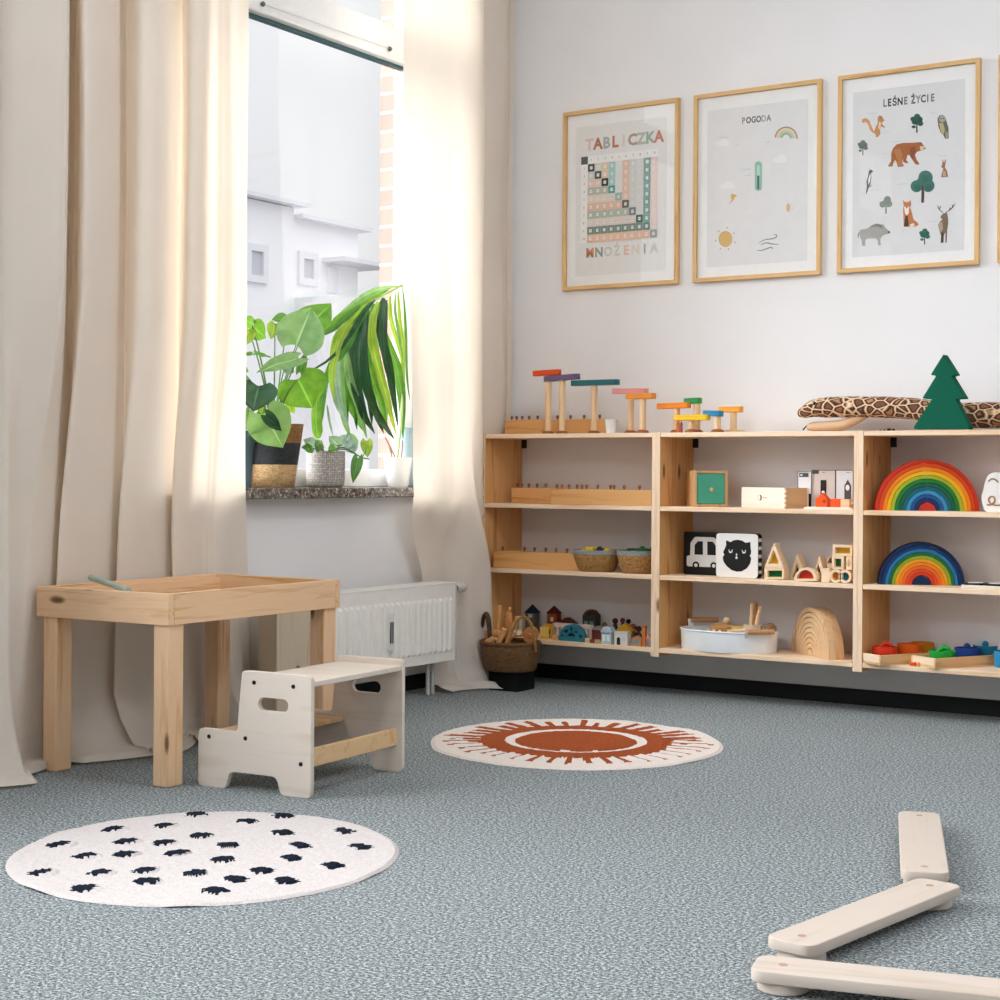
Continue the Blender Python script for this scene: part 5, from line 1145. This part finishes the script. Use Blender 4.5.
for x in (-.012, .016): MB().lathe([(.010, 0), (.011, .003), (.010, .008)], 16, 0, Matrix.Translation((x, -.01, 0)) @ Matrix.Rotation(PI/2-.4, 4, 'X')).build('wheel', plain('e6c9a2', .5), o)
MB().tube([(-.02, 0, -.012), (.02, 0, -.006)], .006, 8).build('axle', HW, o)
q = tpos(518, 622, .05); o = thing('toy_doorway', 'small pale rectangular frame standing at the back of the basket', 'wooden toy', q, 0, 'wooden toys in the wicker basket')
plate('frame', [rrect(-.013, -.04, .012, .022, .003), rrect(-.007, -.03, .006, .015, .002)], 0, .012, plain('c9b48f', .6), o); plate('foot', [R4(-.016, -.052, .015, -.0402)], -.004, .02, HW2, o)

# ------------------------------------------------------------------ plants on the window sill
ZSI = .7762
LG = [mat_leaf('3f7a22', '6da032', .30, 'leaf_bright'), mat_leaf('0d3a20', '18502a', .05, 'leaf_dark'), mat_leaf('68935a', '8aab74', .25, 'leaf_pale'), mat_leaf('2c6a26', '4d8a2e', .25, 'leaf_mid'), mat_leaf('7d9c86', 'a9c0ad', .15, 'leaf_silver'), mat_leaf('8aa632', 'a9bd45', .35, 'leaf_yellow')]
STEM = plain('5d7f46', .5)
WT = [(0, .5), (.08, .8), (.18, .97), (.3, 1), (.45, .93), (.6, .76), (.75, .52), (.88, .25), (.96, .1), (1, .015)]
def wprof(t):
    for (a, wa), (b, wb) in zip(WT, WT[1:]):
        if t <= b: return wa+(wb-wa)*(t-a)/(b-a)
    return .01
def heart(name, root, base, tip, wpx, mat, nh=None, fold=.15, droop=.1, lobe=.2, roll=0):
    off = root.location
    P0 = Vector(base); P1 = Vector(tip); d = P1-P0; L = d.length; d.normalize()
    N = (CAM-P0).normalized()
    if nh: N = (N+Vector(nh)).normalized()
    N = (N-d*N.dot(d)).normalized(); S = d.cross(N)
    if roll: N, S = N*math.cos(roll)+S*math.sin(roll), S*math.cos(roll)-N*math.sin(roll)
    W = wpx*.00385; b = MB(); nu, nv = 10, 14; uv = []
    def fn(u, v):
        s = u*2-1; w_ = wprof(v)*W/2
        p = P0+d*(L*v)+S*(s*w_)-d*(L*lobe*abs(s)**1.4*(1-v)**3)+N*(fold*abs(s)*w_-droop*L*v*v+.006*noise.noise((s*2, v*3, P0.y*50)))
        uv.append((u, v)); return p-off
    b.grid(nu, nv, fn); b.uv = uv; return b.build(name, mat, root, 0, 3)
def strap(root, pts, w_, mat, name='leaf'):
    off = root.location; c = catmull(pts, 5); b = MB(); uv = []; vs = []; n = len(c)
    for i, p in enumerate(c):
        t = i/(n-1); d = (c[min(i+1, n-1)]-c[max(i-1, 0)]).normalized(); N = (CAM-p).normalized(); N = (N+Vector((0, .35*math.sin(p.y*90), 0))).normalized(); S = d.cross(N).normalized(); N2 = S.cross(d)
        ww = w_*(.35+.65*min(1, t/.25))*(1 if t < .6 else max(.03, 1-((t-.6)/.4)**1.6))
        for s in (-1, 0, 1): vs.append(p+S*s*ww/2+N2*(.22*ww if s else 0)-off); uv.append((.5+.5*s, t))
    fs = [(i*3+k, i*3+k+1, i*3+k+4, i*3+k+3) for i in range(n-1) for k in (0, 1)]
    b.add(vs, fs); b.uv = uv; return b.build(name, mat, root, 0, 3)
# heart leaved plant in a banded basket
X1 = -.315; pb = ax(271, 485, X1)
P1 = thing('potted_plant', 'heart leaved green plant in a tilted straw basket with a black band', 'plant', (X1, pb.y, ZSI))
hP = ax(275, 424, X1).z-ZSI; rb_ = .079; rt_ = .092; T_ = Matrix.Rotation(-.10, 4, 'X')
bands = [(0, .36, STRAWL), (.36, .70, mat_weave('2b2e31', '15171a', 1, 1)), (.70, 1.0, mat_weave('9a6a38', '5d3a1c', 1, 1))]
shz = Matrix(((1, 0, 0, 0), (0, 1, .13, .0), (0, 0, 1, 0), (0, 0, 0, 1)))
for k, (t0_, t1_, m) in enumerate(bands):
    prof = [(rb_+(rt_-rb_)*t, hP*t) for t in (t0_, (t0_+t1_)/2, t1_)]
    if k == 2: prof += [(rt_*.93, hP), (rt_*.85, hP*.8), (.001, hP*.8)]
    MB().lathe(prof, 36, 0, shz, k == 0).build('basket_band', m, P1, smooth=3)
MB().lathe([(rt_*.86, hP*.86), (.001, hP*.88)], 24, 0, shz).build('soil', plain('3a2c22', .95), P1)
def q_(px, py, X): return ax(px, py, X)
soil = P1.location+Vector((0, .012, hP*.86))
leaves = [((303, 331), (333, 301), 34, 0, -.36, (0, 0, .2), .05), ((296, 345), (312, 306), 44, 2, -.27, (0, 0, 0), .28), ((258.5, 386), (253, 410), 36, 1, -.24, (0, -.2, .2), .12), ((298, 379), (313, 409), 47, 0, -.25, (0, 0, .1), .12), ((264, 413), (284, 449), 40, 2, -.22, (0, 0, .2), .15), ((265.5, 415), (283, 431.5), 12, 1, -.20, (0, 0, .2), .1), ((298, 358), (259, 368), 18, 2, -.26, (0, 0, .6), .1), ((253, 327), (267, 338), 20, 0, -.36, (0, 0, .4), .2), ((249, 330), (241, 347), 15, 5, -.36, (0, 0, .2), .1), ((252, 324), (244, 318), 12, 0, -.36, (0, 0, .3), .1), ((275, 324), (271, 338), 13, 5, -.34, (0, 0, .1), .1), ((288, 320), (274, 318), 14, 3, -.38, (0, 0, .4), .1), ((255, 353), (272, 356.5), 4, 3, -.3, (0, 0, .5), .05), ((252, 354), (240, 353), 4, 3, -.3, (0, 0, .5), .05), ((246, 375), (238, 371), 14, 3, -.28, (0, 0, .3), .1), ((250, 410), (246, 430), 8, 2, -.3, (0, 0, 0), .1), ((266, 412), (249, 434), 12, 3, -.26, (0, 0, .1), .1), ((285, 366), (295, 372), 12, 4, -.28, (0, 0, .4), .1), ((300, 372), (306, 352), 9, 3, -.29, (0, 0, 0), .1), ((291, 412), (287, 398), 9, 5, -.33, (0, 0, 0), .1), ((258, 403), (262, 413), 8, 5, -.25, (0, 0, .1), .1)]
for (b0, t0_, wpx, mi, X, nh, fo) in leaves:
    X0 = X; Pb = q_(*b0, X0); Pt = q_(*t0_, X0+.012)
    lf = heart('leaf', P1, Pb, Pt, wpx, LG[mi], nh, fo)
    if wpx > 9:
        md = (Pb+soil)/2+Vector((.0, 0, .03)); st = catmull([soil-P1.location, md-P1.location, Pb-P1.location], 6)
        MB().tube(st, [.0034*(1-.5*i/len(st)) for i in range(len(st))], 6).build('stem', STEM, P1)
# small silvery plant in carved grey pot
X2 = -.30; pb = ax(325.5, 486, X2); Rp = (ax(346, 470, X2).y-ax(305, 470, X2).y)/2*.60
P2 = thing('potted_plant', 'small trailing silvery plant in a grey pot with carved flower pattern', 'plant', (X2, pb.y, ZSI)); hp = ax(325, 451, X2).z-ZSI
def mat_carved():
    t = NT('carved_stone'); b = t.bsdf(Roughness=.8); c = t.n('ShaderNodeTexCoord'); sp_ = t.n('ShaderNodeSeparateXYZ'); t.l(c.outputs['Object'], sp_.inputs[0])
    at = t.n('ShaderNodeMath', operation='ARCTAN2'); t.l(sp_.outputs[1], at.inputs[0]); t.l(sp_.outputs[0], at.inputs[1])
    cb = t.n('ShaderNodeCombineXYZ'); m1 = t.n('ShaderNodeMath', operation='MULTIPLY'); m1.inputs[1].default_value = 12/(2*PI)*2; t.l(at.outputs[0], m1.inputs[0]); m2 = t.n('ShaderNodeMath', operation='MULTIPLY'); m2.inputs[1].default_value = 48; t.l(sp_.outputs[2], m2.inputs[0])
    t.l(m1.outputs[0], cb.inputs[0]); t.l(m2.outputs[0], cb.inputs[1])
    vo = t.n('ShaderNodeTexVoronoi', feature='F1'); vo.inputs['Scale'].default_value = 2.4; vo.inputs['Randomness'].default_value = .35; t.l(cb.outputs[0], vo.inputs['Vector'])
    t.l(t.ramp(vo.outputs['Distance'], [(.1, lin('6f665e')), (.3, lin('b8b0a8')), (.45, lin('7c736b')), (.6, lin('cfc9c3'))]), b.inputs['Base Color']); t.bump(vo.outputs['Distance'], b, .6, .004); return t.done(b.outputs[0])
MB().lathe([(Rp*.82, 0), (Rp*.97, .012), (Rp, .03), (Rp, hp-.01), (Rp*.985, hp), (Rp*.90, hp), (Rp*.9, hp-.02), (.001, hp-.02)], 44).build('pot', mat_carved(), P2, smooth=.9)
MB().lathe([(Rp*.89, hp-.019), (.001, hp-.015)], 20).build('soil', plain('3a2c22', .95), P2)
s2 = P2.location+Vector((0, 0, hp-.015))
for (b0, t0_, wpx, mi, X, hs) in (((314, 446), (305, 440), 13, 4, -.27, 0), ((316, 447), (322, 440), 12, 2, -.28, 0), ((311, 449), (303, 447), 9, 3, -.26, 0), ((338, 445), (330, 437), 13, 4, -.27, 0), ((344, 444), (351, 434), 15, 4, -.27, 0), ((346, 447), (359, 440), 16, 4, -.26, 0), ((352, 443), (348, 433), 12, 2, -.29, 0), ((335, 448), (329, 450), 10, 3, -.25, 0), ((350, 450), (357, 447), 9, 4, -.25, 0), ((366.5, 441), (367.5, 457), 12, 5, -.23, 1), ((358, 458), (353, 482), 11, 3, -.22, 1), ((320, 449), (316, 441), 9, 2, -.24, 0)):
    Pb = q_(*b0, X); heart('leaf', P2, Pb, q_(*t0_, X+.01), wpx, LG[mi], (0, 0, .2), .12)
    if not hs: MB().tube(catmull([s2-P2.location, (s2+Pb)/2-P2.location+Vector((0, 0, .01)), Pb-P2.location], 4), .0022, 6).build('stem', STEM, P2)
tr_ = [q_(332, 450, -.28), q_(343, 448, -.25), q_(352, 452, -.235), q_(362, 457.5, -.228), q_(369, 459, -.225)]
MB().tube([p-P2.location for p in catmull(tr_, 5)], .0024, 6).build('trailing_stem', plain('4f6a45', .5), P2)
MB().tube([p-P2.location for p in catmull([tr_[3], q_(366, 450, -.228), q_(366.5, 441, -.23)], 5)], .0018, 6).build('stem', STEM, P2)
# drooping strap leaved plant in white pot
X3 = -.32; pb = ax(398, 486, X3); rtp = (ax(412, 457, X3).y-ax(384, 457, X3).y)/2*.60
P3 = thing('potted_plant', 'tall drooping strap leaved plant in a plain white pot by the right curtain', 'plant', (X3, pb.y, ZSI)); hp = ax(398, 457.5, X3).z-ZSI
MB().lathe([(rtp*.70, 0), (rtp*.74, .004), (rtp, hp), (rtp*.93, hp), (rtp*.9, hp-.02), (.001, hp-.02)], 36).build('pot', WHITE, P3)
MB().lathe([(rtp*.9, hp-.019), (.001, hp-.016)], 20).build('soil', plain('4a3828', .95), P3)
def V3(pts): return [q_(x, y, X) for x, y, X in pts]
def st3(pts, r0, r1, mat, nm='stem'):
    c = catmull(V3(pts), 6); MB().tube([p-P3.location for p in c], [r0+(r1-r0)*i/(len(c)-1) for i in range(len(c))], 7).build(nm, mat, P3)
GS = plain('8fae5a', .5); PKS = plain('c9a08a', .6)
st3([(397, 459, X3), (401, 420, -.325), (403.5, 360, -.33), (404, 310, -.33), (402, 285, -.33)], .006, .0035, plain('b6c98e', .5))
st3([(402, 285, -.33), (395, 289, -.33), (384, 295, -.325), (370, 303, -.32), (352, 314, -.31), (335, 324, -.305), (318, 333, -.30)], .005, .002, GS)
st3([(402, 286, -.34), (388, 288, -.335), (372, 296, -.33), (356, 308, -.33)], .004, .002, GS)
st3([(392, 457, X3), (389, 445, -.31), (385, 437, -.3)], .004, .003, PKS); st3([(395, 457, X3), (390, 446, -.3), (386, 440, -.29)], .0035, .0025, PKS); st3([(401, 457, X3), (402.5, 446, -.31), (402, 440, -.3)], .0035, .003, PKS)
straps = [
 ([(388, 289), (368, 298), (346, 312), (322, 332)], 7, 0), ([(392, 287), (374, 291), (358, 300), (340, 314)], 5, 2), ([(360, 306), (345, 318), (330, 330), (318, 336)], 6, 3),
 ([(375, 300), (362, 315), (350, 335), (331, 358), (300, 377)], 3.2, 1), ([(372, 300), (352, 320), (336, 340), (330, 362)], 7, 5),
 ([(372, 302), (358, 322), (346, 348), (338, 362)], 7, 3), ([(366, 305), (352, 330), (347, 360), (346, 395), (348, 425)], 7, 1),
 ([(360, 312), (345, 340), (340, 380), (345, 420), (350, 436)], 7, 2), ([(352, 318), (338, 345), (332, 375), (334, 400)], 6, 5),
 ([(345, 335), (335, 362), (338, 400), (349, 428)], 8, 4), ([(362, 312), (356, 340), (355, 375), (362, 410), (375, 434)], 9, 1),
 ([(360, 318), (351, 350), (352, 390), (357, 430)], 8, 1), ([(368, 310), (362, 340), (364, 372), (373, 405), (384, 434)], 9, 1),
 ([(375, 304), (367, 330), (367, 360), (380, 400), (389, 436)], 8, 3), ([(378, 302), (372, 325), (374, 350), (386, 395), (397, 438)], 8, 5),
 ([(384, 298), (379, 318), (384, 345), (392, 385), (398, 428)], 8, 1), ([(380, 312), (385, 340), (396, 365), (402, 400), (403, 440)], 9, 3),
 ([(390, 296), (391, 320), (400, 350), (405, 383)], 4, 5), ([(398, 291), (400, 320), (403, 350), (404, 385)], 3.5, 5),
 ([(386, 300), (383, 330), (386, 360), (396, 400)], 7, 1), ([(396, 292), (395, 310), (399, 335), (403, 362)], 2.6, 2), ([(403, 290), (406, 330), (407, 375), (410, 402)], 2.2, 3),
 ([(345, 345), (349, 375), (358, 405), (367, 439)], 7, 2), ([(350, 340), (344, 380), (352, 410), (366, 434)], 6, 3), ([(317, 398), (316, 415), (317, 432), (320, 438)], 9, 0), ([(330, 362), (324, 390), (320, 415), (318, 435)], 6, 3),
 ([(327, 405), (329, 420), (333, 436)], 2, 4), ([(364, 345), (366, 385), (378, 415), (395, 440)], 7, 1), ([(357, 330), (360, 365), (369, 395), (372, 425)], 7, 1), ([(378, 320), (376, 350), (382, 385), (388, 420)], 6, 2)]
rnd = random.Random(5)
for pts, wpx, mi in straps:
    X = -.33+.10*rnd.random(); n_ = len(pts); strap(P3, [q_(x, y, X-(.0 if i else .0)) for i, (x, y) in enumerate(pts)], wpx*.0043, LG[mi])
# other pots at the back
pb = ax(246.5, 478, -.375); o = thing('planter', 'blue grey planter half hidden behind the banded basket and the curtain', 'pot', (-.372, pb.y-.012, ZSI))
MB().lathe([(.030, 0), (.036, .10), (.044, .19), (.040, .19), (.03, .02), (.001, .018)], 28).build('body', plain('5d7282', .5), o); MB().lathe([(.0435, .186), (.046, .190), (.0435, .194), (.0395, .194)], 28, 0, None, False).build('rim', plain('4d6170', .5), o)
pb = ax(404.5, 484, -.385); o = thing('vase', 'pale blue ribbed vase behind the white pot', 'vase', (-.368, pb.y+.012, ZSI)); zt_ = ax(405, 429, -.375).z-ZSI
pr = [(.030, 0)]
for k in range(18): z = zt_*(k+.5)/18; pr += [(.0335+.004*k/18, z-.003), (.0352+.004*k/18, z)]
pr += [(.039, zt_), (.034, zt_), (.03, .02), (.001, .02)]
MB().lathe(pr, 32).build('body', plain('a9bec6', .25), o); MB().lathe([(.039, zt_), (.041, zt_+.003), (.036, zt_+.003)], 32, 0, None, False).build('rim', plain('9db3bd', .3), o)
